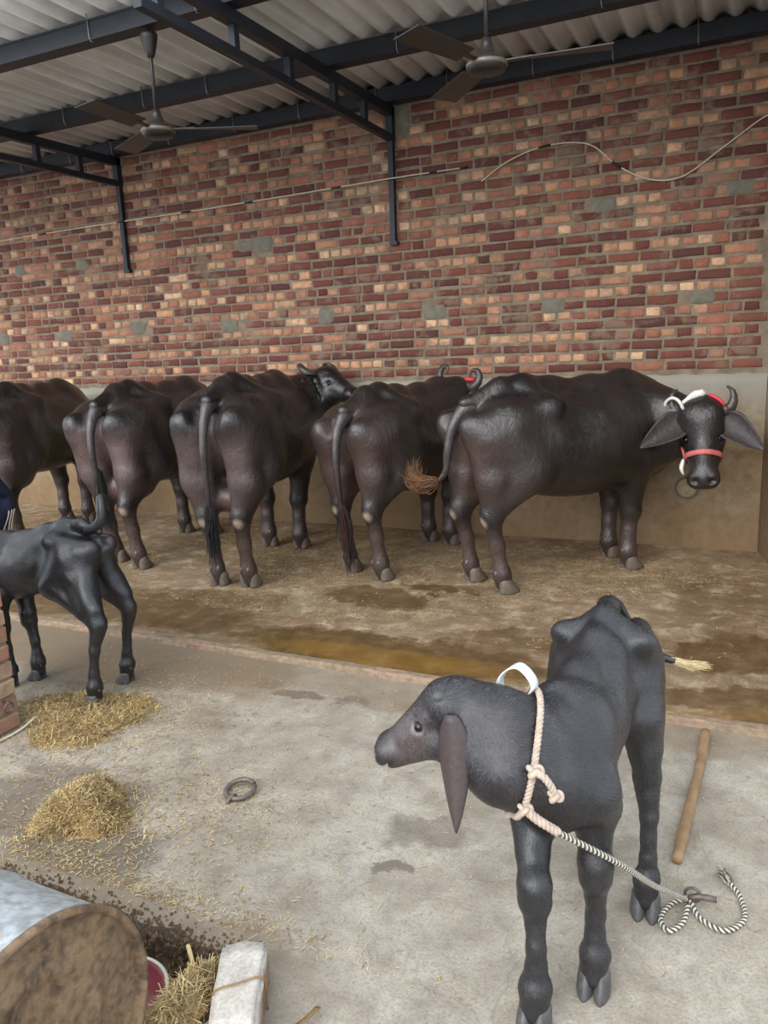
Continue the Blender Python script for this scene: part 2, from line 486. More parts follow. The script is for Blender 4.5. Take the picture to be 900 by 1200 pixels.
# plaster dado, gently uneven
mb = MB()
nx, nz = 150, 18
vs = []
for a in range(nz + 1):
    for b in range(nx + 1):
        X = -12 + (XR + 12) * b / nx; Z = ZP * a / nz
        vs.append((X, WY - .012, Z + (0.0 if a < nz else .008 * math.sin(b * 2.3))))
vs = np.array(vs); vs[:, 1] += vnoise(vs, 1.5) * .02
fs = [(a * (nx + 1) + b, a * (nx + 1) + b + 1, (a + 1) * (nx + 1) + b + 1, (a + 1) * (nx + 1) + b) for a in range(nz) for b in range(nx)]
N0 = len(vs); top = []
mb.add(vs, fs)
tv = [(vs[nz * (nx + 1) + b][0], WY + .03, ZP) for b in range(nx + 1)]
mb.v.extend(tv)
for b in range(nx):
    mb.f.append((nz * (nx + 1) + b, nz * (nx + 1) + b + 1, N0 + b + 1, N0 + b)); mb.mi.append(0)
o = mb.build('plaster_dado', MAT['plaster'], wall, True); fixnormals(o.data)

CH = (ZT - ZP - .03) / 27
BRICKS = []      # (x0,x1,z0,z1,col)
DARK = [(112, 62, 52), (100, 54, 48), (122, 70, 57), (112, 66, 58), (130, 80, 64), (94, 56, 51)]
PALE = [(214, 166, 128), (206, 154, 117), (220, 178, 142), (198, 146, 113)]
SALM = [(180, 122, 96), (168, 108, 86), (188, 134, 104), (156, 100, 82)]
patches = []
for zc in (1.93, 2.62):
    for k in range(9):
        patches.append((-.42 - k * 1.05 + random.uniform(-.12, .12) + (0.4 if zc > 2 else 0), zc + random.uniform(-.03, .03), random.uniform(.075, .10), random.uniform(.05, .075)) if random.random() < .75 else (-20, 0, .1, .1))
patches += [(-4.12, 2.62, .1, .08), (-2.68, 3.45, .07, .14)]
def in_patch(x0, x1, z0, z1):
    for px, pz, a, b in patches:
        if abs((x0 + x1) / 2 - px) < a and abs((z0 + z1) / 2 - pz) < b: return True
    return False
for r in range(27):
    z0 = ZP + .03 + r * CH
    stretch = (r % 2 == 0)
    X = XR - .02 - (random.uniform(0, .1) if stretch else .05)
    while X > -9.3:
        hdr = not stretch
        if random.random() < .10: hdr = not hdr
        w = random.uniform(.105, .12) if hdr else random.uniform(.215, .24)
        jz = random.uniform(.008, .017)
        x0, x1 = X - w + random.uniform(.006, .013), X - random.uniform(.005, .012)
        zz0, zz1 = z0 + jz, z0 + CH - random.uniform(.005, .012)
        u = random.random()
        if hdr:
            if stretch: pal = DARK if u < .5 else (SALM if u < .8 else PALE)
            else: pal = PALE if u < .48 else (SALM if u < .82 else DARK)
        else:
            pal = DARK if u < .80 else (SALM if u < .95 else PALE)
        c = np.array(random.choice(pal)) * random.uniform(.9, 1.08)
        if not in_patch(x0, x1, zz0, zz1): BRICKS.append((x0, x1, zz0, zz1, lin(np.clip(c, 0, 255))))
        X -= w

def brick_shape(w, h, d, seed):
    """front rounded irregular brick, front face at y=0 (towards -y), depth d; origin at centre of front"""
    q = random.Random(seed)
    j = lambda a: q.uniform(-a, a)
    ch = .007
    def ring(y, ins, a):
        return [(sx * (w / 2 - ins) + j(a), y + j(a * .6), sz * (h / 2 - ins) + j(a)) for sx, sz in ((-1, -1), (0, -1), (1, -1), (1, 0), (1, 1), (0, 1), (-1, 1), (-1, 0))]
    v = ring(d, 0, .0) + ring(.007, .0, .004) + ring(0, ch, .004) + [(0, -.001, 0)]
    f = []
    for a in range(2):
        for k in range(8): f.append((a * 8 + k, a * 8 + (k + 1) % 8, (a + 1) * 8 + (k + 1) % 8, (a + 1) * 8 + k))
    for k in range(8): f.append((16 + k, 16 + (k + 1) % 8, 24))
    return v, f
bw = []
for i, (x0, x1, z0, z1, c) in enumerate(BRICKS):
    px, py, dz = proj(((x0 + x1) / 2, WY, (z0 + z1) / 2))
    if -40 < px < 930 and -20 < py < 460:
        a, _, _ = proj((x0, WY, z0)); b, _, _ = proj((x1, WY, z0)); _, e, _ = proj((x0, WY, z1)); _, g, _ = proj((x0, WY, z0))
        bw.append((abs(b - a) * abs(g - e) * (1 if (0 < px < 900 and 0 < py < 440) else .1), i))
bw.sort(reverse=True)
chosen = set(i for _, i in bw[:300])
variants = {}
def brick_mesh(w, h, key):
    if key not in variants:
        v, f = brick_shape(1.0 * key_w[key[0]], .071, .06, hash(key) % 9999)
        m = bpy.data.meshes.new('brick'); m.from_pydata(v, [], f); m.materials.append(MAT['brick_o']); m.update()
        m.polygons.foreach_set('use_smooth', [True] * len(m.polygons))
        variants[key] = m
    return variants[key]
key_w = {'h': .105, 's': .219}
field = MB(); fcol = []
for i, (x0, x1, z0, z1, c) in enumerate(BRICKS):
    w, h = x1 - x0, z1 - z0
    cy = WY - .004 + random.uniform(-.003, .004)
    if i in chosen:
        k = 'h' if w < .16 else 's'
        me = brick_mesh(w, h, (k, i % 9))
        o = bpy.data.objects.new('brick', me); COL.objects.link(o); o.parent = wall
        o.location = ((x0 + x1) / 2, cy, (z0 + z1) / 2)
        o.scale = (w / key_w[k], 1, h / .071)
        o.color = (*c, 1)
    else:
        v, f = brick_shape(w, h, .06, i)
        field.add([(p[0] + (x0 + x1) / 2, p[1] + cy, p[2] + (z0 + z1) / 2) for p in v], f)
        fcol += [(*c, 1)] * len(v)
me = field.mesh('brick_field')
at = me.color_attributes.new('bcol', 'FLOAT_COLOR', 'POINT')
at.data.foreach_set('color', np.array(fcol, dtype=np.float32).ravel())
o = link('brick_field', me, MAT['brick_a'], wall, True); tag(o, kind='stuff')
# cement patches where scaffold holes were filled
MAT['cement'] = simple('cement_patch', lin((118, 112, 98)), .9, 0, .2, 18, .5)
mb = MB()
for px, pz, a, b in patches:
    n = 14
    ring = [(px + a * 1.05 * (abs(math.cos(t)) ** .5) * math.copysign(1, math.cos(t)) * random.uniform(.85, 1.1), WY - .001, pz + b * (abs(math.sin(t)) ** .5) * math.copysign(1, math.sin(t)) * random.uniform(.85, 1.1)) for t in np.linspace(0, 2 * PI, n, endpoint=False)]
    ring2 = [(px + (p[0] - px) * .8, WY - .009, pz + (p[2] - pz) * .8) for p in ring]
    mb.add(ring + ring2 + [(px, WY - .011, pz)], [(k, (k + 1) % n, n + (k + 1) % n, n + k) for k in range(n)] + [(n + k, n + (k + 1) % n, 2 * n) for k in range(n)])
o = mb.build('cement_patches', MAT['cement'], wall, True); fixnormals(o.data); tag(o, 'grey cement filling old scaffold holes', kind='stuff')

# right wall, plastered, slightly skewed
mb = MB()
xa, xb = XR, XR + .15 * 2.9
ya, yb = WY + .05, WY - 2.9
nz, nl = 24, 20
vs = []
for a in range(nz + 1):
    for b in range(nl + 1):
        vs.append((xa + (xb - xa) * b / nl, ya + (yb - ya) * b / nl, 3.6 * a / nz))
vs = np.array(vs); vs[:, 0] += vnoise(vs, 2.0) * .03
n0 = len(vs)
bk = vs.copy(); bk[:, 0] += .22
W = nl + 1
fs = [(a * W + b, a * W + b + 1, (a + 1) * W + b + 1, (a + 1) * W + b) for a in range(nz) for b in range(nl)]
fs += [tuple(i + n0 for i in f[::-1]) for f in fs]
for a in range(nz): fs.append((a * W + nl, n0 + a * W + nl, n0 + (a + 1) * W + nl, (a + 1) * W + nl))
for b in range(nl): fs.append((nz * W + b, nz * W + b + 1, n0 + nz * W + b + 1, n0 + nz * W + b))
mb.add(np.vstack([vs, bk]), fs)
o = mb.build('wall_right', MAT['plaster'], None, True); fixnormals(o.data); tag(o, 'plastered side wall at the right end of the shed', kind='structure')

# ------------------------------------------------------------------ roof
PURL = [6.19, 5.22, 4.04]
roof = empty('ceiling', (0, 0, 0)); tag(roof, 'corrugated grey cement sheet roof over the stall', kind='structure')
PITCHW = .165; AMP = .026; ZR = 3.70
YF, YB = 3.64, 6.75
def sheet(x0, ncor, zoff, yfr):
    mb = MB(); seg = 10; cols = ncor * seg
    vs = []
    for y in (yfr, (yfr + YB) / 2, YB):
        for b in range(cols + 1):
            ph = b / seg
            vs.append((x0 + ph * PITCHW, y, ZR + AMP * math.cos(2 * PI * ph) + zoff + (6.19 - y) * .012))
    n = len(vs); W = cols + 1
    lo = [(x, y, z - .007) for x, y, z in vs]
    fs = []
    for a in range(2):
        for b in range(cols):
            q = (a * W + b, a * W + b + 1, (a + 1) * W + b + 1, (a + 1) * W + b)
            fs.append(q); fs.append(tuple(i + n for i in q[::-1]))
    for b in range(cols):
        fs.append((b, n + b, n + b + 1, b + 1)); fs.append((2 * W + b, 2 * W + b + 1, n + 2 * W + b + 1, n + 2 * W + b))
    for a in range(2):
        fs.append((a * W, (a + 1) * W, n + (a + 1) * W, n + a * W)); fs.append((a * W + cols, n + a * W + cols, n + (a + 1) * W + cols, (a + 1) * W + cols))
    mb.add(vs + lo, fs)
    o = mb.build('roof_sheet', MAT['sheet'], roof, True)
    return o
x = -11.2; k = 0
while x < 1.2:
    sheet(x, 6, 0.008 * (k % 2), YF + random.uniform(-.02, .02)); x += PITCHW * 5.93; k += 1

def hooks(parent, y, zb, zt, x0, x1, every):
    X = x0
    while X < x1:
        m = MB()
        m.tube([(X, y - .058, zt + .02), (X + .004, y - .060, zb + .01), (X + .006, y - .05, zb - .014), (X + .01, y - .03, zb - .008)], .0035, 5)
        m.build('hook_bolt', MAT['hook'], parent, True)
        X += every * random.uniform(.8, 1.2)
for i, y in enumerate(PURL):
    zb = 3.565
    mb = MB(); mb.box(-11.3, 1.15 if i else .6, y - .05, y + .05, zb, zb + .108)
    mb.box(-11.3, 1.15 if i else .6, y - .055, y + .055, zb - .004, zb + .008)
    mb.box(-11.3, 1.15 if i else .6, y - .055, y + .055, zb + .098, zb + .110)
    o = mb.build('roof_purlin', MAT['steel'])
    tag(o, ['dark steel roof purlin lying along the top of the brick wall', 'dark steel roof purlin midway between wall and fans', 'dark steel roof purlin nearest the viewer carrying the fans'][i], 'roof beam', 'steel roof purlins')
    hooks(o, y, zb, zb + .12, -7.5, .1, .62 if i == 0 else .75)

def truss(X, label):
    t = empty('roof_truss', (X, WY, 3.3)); tag(t, label, 'roof truss', 'steel roof trusses')
    Y = WY; z = 3.3
    m = MB(); m.bar((0, -.02, .225), (0, -3.0, .225), .06, .075); m.build('top_chord', MAT['steel'], t)
    m = MB(); m.bar((0, -.02, .025), (0, -3.0, .045), .05, .05); m.build('bottom_chord', MAT['steel'], t)
    for yy in (-.52, -1.0, -1.6, -2.2, -2.85):
        m = MB(); m.bar((0, yy, .03), (0, yy, .2), .045, .05, up=(0, 1, 0)); m.build('strut', MAT['steel'], t)
    m = MB(); m.bar((0, -.035, -.0), (0, -.035, .265), .06, .06, up=(0, 1, 0)); m.build('end_plate', MAT['steel'], t)
    # leg stub fixed down the wall face
    m = MB(); m.bar((0, -.03, .0), (-.01, -.03, -.80), .045, .045, up=(0, 1, 0)); m.build('wall_leg', MAT['steel'], t)
    m = MB(); m.bar((-.04, -.03, -.80), (.03, -.03, -.80), .05, .03); m.build('foot_plate', MAT['steel'], t)
    return t
truss(-2.77, 'dark steel roof truss ending above the middle buffaloes')
truss(-5.72, 'dark steel roof truss at the left, partly cut by the frame')

def fan(x, y, label, a0):
    t = empty('ceiling_fan', (x, y, 3.0)); tag(t, label, 'ceiling fan', 'ceiling fans')
    m = MB(); m.bar((0, 0, .56), (0, 0, .72), .035, .02, up=(0, 1, 0)); m.build('hanger', MAT['iron'], t)
    m = MB(); m.lathe([(.001, .40), (.02, .405), (.03, .43), (.048, .50), (.052, .52), (.050, .535), (.001, .535)], 20); m.build('canopy_cup', MAT['fan'], t, True)
    m = MB(); m.tube([(0, 0, .10), (0, 0, .58)], .011, 10); m.build('down_rod', MAT['fan'], t, True)
    m = MB(); m.lathe([(.001, .12), (.022, .12), (.028, .09), (.045, .045), (.055, .04)], 20); m.build('rod_cover', MAT['fan'], t, True)
    m = MB(); m.lathe([(.001, .045), (.05, .042), (.085, .025), (.098, .005), (.099, -.012), (.09, -.032), (.06, -.042), (.001, -.045)], 28)
    mo = m.build('motor', MAT['fan'], t, True)
    m = MB(); m.lathe([(.0985, .008), (.1035, .004), (.1035, -.010), (.0985, -.014)], 28); m.build('motor_band', MAT['iron'], mo, True)
    for k in range(3):
        a = a0 + k * 2 * PI / 3
        m = MB()
        n = 8; vs = []
        for i in range(n + 1):
            s = i / n; r = .17 + s * .43; w = .055 + .02 * s
            tw = .22 - .1 * s
            for q in (-1, 1):
                for zt in (.0022, -.0022):
                    vs.append((r, q * w, .01 + q * w * tw + zt))
        fs = []
        for i in range(n):
            b = i * 4; c = b + 4
            fs += [(b, b + 2, c + 2, c), (b + 1, c + 1, c + 3, b + 3), (b, c, c + 1, b + 1), (b + 2, b + 3, c + 3, c + 2)]
        fs += [(0, 1, 3, 2), (n * 4, n * 4 + 2, n * 4 + 3, n * 4 + 1)]
        m.add(vs, fs)
        bl = m.build('blade', MAT['fan'], t); bl.rotation_euler = (0, 0, a)
        m = MB(); m.bar((.085, 0, .008), (.22, 0, .012), .035, .006); ar = m.build('blade_arm', MAT['fan'], bl)
fan(-3.33, 4.04, 'brown ceiling fan hanging at the left of the middle truss', .55)
fan(-1.25, 4.04, 'brown ceiling fan hanging to the right of the middle truss', .2)

def wire(name, pts, label, n=60):
    p = spline(pts, n)
    m = MB(); m.tube(p, .0055, 6)
    o = m.build(name, MAT['wire'], None, True); tag(o, label, 'wire')
    return o, p
WYw = WY - .022
w1, p1 = wire('wall_wire', [(-7.7, WYw, 2.95), (-6.6, WYw, 2.97), (-5.7, WYw - .04, 2.97), (-4.6, WYw, 2.985), (-3.7, WYw, 3.0), (-2.77, WYw - .06, 3.005), (-2.11, WYw, 3.02)], 'pale thin wire running straight along the left brick wall')
for u in (8, 20, 27, 34, 44, 55, 59):
    m = MB(); m.tube(p1[max(0, u - 1):u + 1], .0085, 6); m.build('tape_joint', MAT['tape'], w1, True)
w2, p2 = wire('wall_wire', [(-2.0, WYw, 2.90), (-1.78, WYw, 3.02), (-1.49, WYw, 3.09), (-1.17, WYw, 3.06), (-.95, WYw, 2.88), (-.73, WYw, 2.76), (-.5, WYw, 2.75), (-.25, WYw, 2.9), (.0, WYw, 3.06), (.12, WYw, 3.09)], 'pale wavy wire looping across the right brick wall')
for u in (12, 25):
    m = MB(); m.tube(p2[u:u + 3], .008, 6); m.build('tape_joint', MAT['tape'], w2, True)

# ------------------------------------------------------------------ organic bodies: smooth union of shapes, meshed with surface nets
class Body:
    def __init__(s): s.p = []
    def cone(s, a, b, ra, rb, k=.05, sub=False):
        s.p.append(('c', np.asarray(a, float), np.asarray(b, float), float(ra), float(rb), k, sub))
    def chain(s, pts, rads, k=.04):
        for i in range(len(pts) - 1): s.cone(pts[i], pts[i + 1], rads[i], rads[i + 1], k)
    def chain_sub(s, pts, r, k):
        for i in range(len(pts) - 1): s.cone(pts[i], pts[i + 1], r, r, k, True)
    def ball(s, c, r, k=.05, sub=False): s.cone(c, np.asarray(c, float) + (0, 0, 1e-4), r, r, k, sub)
    def ell(s, c, r, k=.08, axes=None, sub=False):
        s.p.append(('e', np.asarray(c, float), np.asarray(r, float), None if axes is None else np.asarray(axes, float), 0, k, sub))
    def dist(s, p, P):
        if p[0] == 'c':
            a, b, ra, rb = p[1:5]
            d = b - a; L = d @ d
            w = P - a
            t = np.clip((w @ d) / L, 0, 1)
            return np.linalg.norm(w - t[..., None] * d, axis=-1) - (ra + (rb - ra) * t)
        c, r, ax = p[1:4]
        w = P - c
        if ax is not None: w = w @ ax.T
        k0 = np.linalg.norm(w / r, axis=-1); k1 = np.linalg.norm(w / (r * r), axis=-1)
        return np.where(k1 > 1e-9, k0 * (k0 - 1) / np.maximum(k1, 1e-9), -r.min())
    def bounds(s, p):
        m = p[5] * 1.2
        if p[0] == 'c':
            r = max(p[3], p[4]) + m
            return np.minimum(p[1], p[2]) - r, np.maximum(p[1], p[2]) + r
        r = (p[2] if p[3] is None else np.full(3, p[2].max())) + m
        return p[1] - r, p[1] + r
    def comb(s, D, d, p):
        k = max(p[5], 1e-4)
        if p[6]:
            h = np.clip(.5 - .5 * (D + d) / k, 0, 1)      # smooth subtraction
            return D + (-d - D) * h + k * h * (1 - h)
        h = np.maximum(k - np.abs(D - d), 0) / k
        return np.minimum(D, d) - h * h * k * .25
    def eval(s, P):
        P = np.asarray(P, float); D = np.full(P.shape[:-1], 5.0)
        for p in s.p: D = s.comb(D, s.dist(p, P), p)
        return D
    def mesh(s, name, h, smooth=2, noise=()):
        lo = np.min([s.bounds(p)[0] for p in s.p if not p[6]], axis=0) - 2 * h
        hi = np.max([s.bounds(p)[1] for p in s.p if not p[6]], axis=0) + 2 * h
        n = np.ceil((hi - lo) / h).astype(int) + 1
        ax = [lo[i] + h * np.arange(n[i]) for i in range(3)]
        D = np.full(n, 5.0)
        for p in s.p:
            a, b = s.bounds(p)
            i0 = np.clip(np.floor((a - lo) / h).astype(int) - 1, 0, n); i1 = np.clip(np.ceil((b - lo) / h).astype(int) + 2, 0, n)
            if np.any(i1 <= i0): continue
            sl = tuple(slice(i0[i], i1[i]) for i in range(3))
            P = np.stack(np.meshgrid(ax[0][sl[0]], ax[1][sl[1]], ax[2][sl[2]], indexing='ij'), -1)
            D[sl] = s.comb(D[sl], s.dist(p, P), p)
        I = D < 0
        cs = [(a, b, c) for a in (0, 1) for b in (0, 1) for c in (0, 1)]
        sub = lambda A, o: A[o[0]:n[0] - 1 + o[0], o[1]:n[1] - 1 + o[1], o[2]:n[2] - 1 + o[2]]
        cnt = sum(sub(I, o).astype(np.int8) for o in cs)
        act = (cnt > 0) & (cnt < 8)
        idx = np.full(act.shape, -1, int); m = int(act.sum()); idx[act] = np.arange(m)
        val = {o: sub(D, o)[act] for o in cs}
        pos = np.zeros((m, 3)); num = np.zeros(m)
        for o in cs:
            for axn in range(3):
                if o[axn] == 0:
                    q = list(o); q[axn] = 1; q = tuple(q)
                    va, vb = val[o], val[q]
                    cr = (va < 0) != (vb < 0)
                    t = va[cr] / (va[cr] - vb[cr])
                    pp = np.tile(np.array(o, float), (len(t), 1)); pp[:, axn] += t
                    pos[cr] += pp; num[cr] += 1
        base = np.argwhere(act)
        V = lo + h * (base + pos / num[:, None])
        F = []
        for axn in range(3):
            b_, c_ = (axn + 1) % 3, (axn + 2) % 3
            A = np.moveaxis(I, [axn, b_, c_], [0, 1, 2]); X = np.moveaxis(idx, [axn, b_, c_], [0, 1, 2])
            e0 = A[:-1, 1:-1, 1:-1]; e1 = A[1:, 1:-1, 1:-1]
            q00 = X[:, :-1, :-1]; q10 = X[:, 1:, :-1]; q11 = X[:, 1:, 1:]; q01 = X[:, :-1, 1:]
            for m1, rev in ((e0 & ~e1, False), (~e0 & e1, True)):
                qs = [q[m1] for q in (q00, q10, q11, q01)]
                if rev: qs = qs[::-1]
                F.append(np.stack(qs, -1))
        F = np.vstack(F)
        for _ in range(smooth):
            acc = np.zeros_like(V); c = np.zeros(len(V))
            for k in range(4):
                a, b = F[:, k], F[:, (k + 1) % 4]
                np.add.at(acc, a, V[b]); np.add.at(c, a, 1)
            V = V * .4 + .6 * acc / np.maximum(c, 1)[:, None]
        for sc, amp in noise:
            fn = np.cross(V[F[:, 2]] - V[F[:, 0]], V[F[:, 3]] - V[F[:, 1]])
            N = np.zeros_like(V)
            for k in range(4): np.add.at(N, F[:, k], fn)
            N /= np.linalg.norm(N, axis=1)[:, None] + 1e-12
            V = V + N * (vnoise(V, sc) * amp)[:, None]
        me = bpy.data.meshes.new(name)
        me.from_pydata(V.tolist(), [], F.tolist()); me.update()
        me.polygons.foreach_set('use_smooth', [True] * len(me.polygons))
        s.V, s.F = V, F
        return me
    def march(s, start, direction, gap=0.0, maxd=1.0):
        d = np.asarray(direction, float); d = d / np.linalg.norm(d); p = np.asarray(start, float).copy(); t = 0
        for _ in range(60):
            v = float(s.eval(p[None])[0]) - gap
            if v < 5e-4 or t > maxd: break
            p = p + d * v * .9; t += v * .9
        return p

def paint(me, V, blobs):
    """natural skin colour areas: blobs (centre, radius, colour, strength)"""
    C = np.zeros((len(V), 4)); C[:, :3] = .03
    for c, r, col, st in blobs:
        q = (V - np.asarray(c)) / np.asarray(r if not np.isscalar(r) else (r,) * 3)
        d = np.linalg.norm(q, axis=1) + vnoise(V, 9) * .35
        w = np.clip(1.25 - d, 0, 1) ; w = w * w * (3 - 2 * w) * st
        na = w + C[:, 3] * (1 - w)
        C[:, :3] = np.where(na[:, None] > 1e-6, (np.asarray(col) * w[:, None] + C[:, :3] * (C[:, 3] * (1 - w))[:, None]) / np.maximum(na, 1e-6)[:, None], C[:, :3])
        C[:, 3] = na
    at = me.color_attributes.new('tint', 'FLOAT_COLOR', 'POINT')
    at.data.foreach_set('color', C.astype(np.float32).ravel())

_hoof = {}
def hoof(parent, x, y, rz, sc, mat):
    key = mat
    if key not in _hoof:
        m = MB()
        for s in (-1, 1):
            prof = [(0.0, .068, .034, .020), (.012, .070, .036, .020), (.045, .056, .034, .008), (.078, .046, .031, -.002), (.095, .036, .025, -.006)]
            n = 14; vs = []
            for z, rx, ry, cx in prof:
                for k in range(n):
                    th = 2 * PI * k / n
                    ex = math.cos(th); ey = math.sin(th)
                    xx = cx + rx * ex * (1.1 if ex > 0 else .8)
                    yy = s * .031 + ry * ey * (1 - .35 * max(0, ex) ** 2)
                    vs.append((xx, yy, z))
            fs = [tuple(range(n - 1, -1, -1))]
            for i in range(len(prof) - 1):
                for k in range(n): fs.append((i * n + k, i * n + (k + 1) % n, (i + 1) * n + (k + 1) % n, (i + 1) * n + k))
            fs.append(tuple((len(prof) - 1) * n + k for k in range(n)))
            m.add(vs, fs)
        for s in (-1, 1):      # dew claws
            m.tube([(-.038, s * .022, .150), (-.056, s * .024, .135), (-.062, s * .024, .118)], [.010, .012, .005], 8)
        me = m.mesh('hoof'); me.materials.append(MAT[mat]); me.polygons.foreach_set('use_smooth', [True] * len(me.polygons))
        _hoof[key] = me
    o = bpy.data.objects.new('hoof', _hoof[key]); COL.objects.link(o); o.parent = parent
    o.location = (x, y, 0); o.rotation_euler = (0, 0, rz); o.scale = (sc, sc, sc)
    return o

def ear(parent, base, tip, side, width, mat, droop=.0, cup=.35, name='ear', neckw=.12, tint=None):
    """base, tip points; side = direction across the ear; cupped leaf with thickness"""
    base, tip, side = (np.asarray(q, float) for q in (base, tip, side))
    ax = tip - base; L = np.linalg.norm(ax); ax /= L
    side = side - ax * (side @ ax); side /= np.linalg.norm(side)
    nor = np.cross(ax, side)
    nu, nv = 16, 10; vs = []
    for th in (0, 1):
        for i in range(nu + 1):
            u = i / nu
            w = width * math.sin(PI / 2 * min(1, (u + neckw) / .42)) * (1 - u ** 1.7) ** .85 * 1.05 + .003
            for j in range(nv + 1):
                v = (j / nv - .5) * 2
                p = base + ax * (u * L) + side * (w * .5 * v * 1.15) + nor * ((v * v) * w * cup - droop * u * u * L)
                t = .006 * (1 - .6 * abs(v)) * (1 - .6 * u) * (1 if th else -1)
                vs.append(p + nor * t)
    W = nv + 1; n = W * (nu + 1); fs = []
    for i in range(nu):
        for j in range(nv):
            q = (i * W + j, i * W + j + 1, (i + 1) * W + j + 1, (i + 1) * W + j)
            fs.append(q[::-1]); fs.append(tuple(a + n for a in q))
    for i in range(nu):
        fs.append((i * W, (i + 1) * W, n + (i + 1) * W, n + i * W)); fs.append((i * W + nv, n + i * W + nv, n + (i + 1) * W + nv, (i + 1) * W + nv))
    for j in range(nv):
        fs.append((j, n + j, n + j + 1, j + 1)); fs.append((nu * W + j, nu * W + j + 1, n + nu * W + j + 1, n + nu * W + j))
    m = MB(); m.add(vs, fs)
    o = m.build(name, MAT[mat], parent, True); fixnormals(o.data)
    paint(o.data, np.array([v.co[:] for v in o.data.vertices]), [] if tint is None else [((base + tip) / 2, L, tint, .8)])
    return o

def strands(name, root, dirs, length, count, spread, mats, parent, curl=0.0, r=.0016, grav=.0):
    """tuft of tail hair: dirs = list of points giving the path of the tuft"""
    path = spline(dirs, 12)
    m = MB()
    for i in range(count):
        off = rng.normal(size=3) * spread * .35
        fl = rng.normal(size=3) * spread
        end = random.uniform(.6, 1.0)
        pts = []
        for k in range(9):
            s = k / 8 * end * 11; a = int(min(s, 10)); f = s - a
            p = path[a] * (1 - f) + path[a + 1] * f
            u = k / 8
            bulge = math.sin(PI * min(1, u * .9 + .12))
            pts.append(p + off * (.6 + bulge) + fl * u * u * .8 - np.array([0, 0, grav * u * u]))
        m.cur = random.randrange(len(mats))
        m.tube(pts, [r * 1.3] * 6 + [r, r * .7, r * .3], 3, caps=False)
    o = m.build(name, [MAT[q] for q in mats], parent, True)
    return o

def ribbon_mesh(path, w, side, th=.0015):
    P = np.asarray(path, float); sd = np.asarray(side, float); sd = sd / np.linalg.norm(sd)
    t = np.gradient(P, axis=0); vs = []
    for i, p in enumerate(P):
        tt = t[i] / (np.linalg.norm(t[i]) + 1e-12); s2 = sd - tt * (sd @ tt); s2 /= np.linalg.norm(s2); nn = np.cross(tt, s2)
        for a, b in ((-1, -1), (1, -1), (1, 1), (-1, 1)): vs.append(p + s2 * a * w / 2 + nn * b * th)
    fs = []
    for i in range(len(P) - 1):
        for k in range(4): fs.append((i * 4 + k, i * 4 + (k + 1) % 4, i * 4 + 4 + (k + 1) % 4, i * 4 + 4 + k))
    fs += [(3, 2, 1, 0), tuple(len(vs) - 4 + k for k in range(4))]
    m = MB(); m.add(vs, fs); return m.mesh('ribbon')

class HeadFrame:
    def __init__(s, poll, muz, front, L=.54):
        s.o = np.asarray(poll, float); a = np.asarray(muz, float) - s.o
        s.k = np.linalg.norm(a) / L; s.a = a / np.linalg.norm(a)
        f = np.asarray(front, float); f = f - s.a * (f @ s.a); s.n = f / np.linalg.norm(f)
        s.l = np.cross(s.a, s.n) * -1.0       # animal's left when face points along n, axis down
    def __call__(s, m, lat, out): return s.o + (s.a * m + s.l * lat + s.n * out) * s.k

def head_shapes(B, H, calf=False):
    k = H.k
    B.ell(H(.10, 0, -.075), np.array([.15, .118, .115]) * k, .05 * k, axes=[H.a, H.l, H.n])
    B.cone(H(.075, -.055, -.035), H(.075, .055, -.035), .068 * k, .068 * k, .05 * k)
    B.cone(H(.13, 0, -.055), H(.44, 0, -.062), .105 * k, .070 * k, .05 * k)
    for s in (-1, 1):
        B.cone(H(.185, s * .083, -.045), H(.21, s * .09, -.05), .036 * k, .03 * k, .04 * k)       # brow
        B.cone(H(.24, s * .055, -.15), H(.45, s * .025, -.105), .075 * k, .045 * k, .05 * k)      # jaw
        B.cone(H(.27, s * .07, -.07), H(.34, s * .055, -.07), .04 * k, .04 * k, .04 * k)          # cheek bone
        B.ball(H(.235, s * .105, -.045), .022 * k, .02 * k, sub=True)
    B.cone(H(.485, -.036, -.06), H(.485, .036, -.06), .064 * k, .064 * k, .04 * k)              # muzzle
    B.cone(H(.47, -.02, -.11), H(.47, .02, -.11), .04 * k, .04 * k, .03 * k)                    # lower lip
    for s in (-1, 1):
        B.ell(H(.522, s * .058, -.035) if calf else H(.505, s * .048, -.010), np.array([.016, .02, .022]) * (1.5 if calf else 1.15) * k, .008 * k, axes=[H.a, H.l, H.n], sub=True)
    mr = (.016 if calf else .007) * k; B.chain_sub([H(.47, -.10, -.112), H(.53, -.06, -.10), H(.548, 0, -.10), H(.53, .06, -.10), H(.47, .10, -.112)], mr, .012 * k)     # mouth line

def eyes(parent, H, mat='eye', rs=1.0):
    for s in (-1, 1):
        bm = bmesh.new(); bmesh.ops.create_uvsphere(bm, u_segments=16, v_segments=10, radius=.021 * H.k * rs)
        me = bpy.data.meshes.new('eye'); bm.to_mesh(me); bm.free()
        link('eye', me, MAT[mat], parent, True, loc=Vector(H(.235, s * .096, -.05)))

def horn(parent, pts, r0, mat='horn'):
    p = spline(pts, 22); n = len(p)
    r = [r0 * (1 - .85 * (i / (n - 1)) ** 1.1) * (1 + .05 * math.sin(i * 2.1)) for i in range(n)]
    m = MB(); m.tube(p, r, 12, squash=(1.0, .75)); return m.build('horn', MAT[mat], parent, True)

BROWN = lin((96, 77, 72)); PINK = lin((140, 104, 98)); PALE_ = lin((165, 146, 130)); GREYB = lin((74, 65, 64))

def tolocal(org, head):
    ch, sh = math.cos(head), math.sin(head)
    def f(P):
        x, y = P[0] - org[0], P[1] - org[1]
        r = (x * ch + y * sh, -x * sh + y * ch)
        return np.array(r + (P[2],)) if len(P) > 2 else np.array(r)
    return f

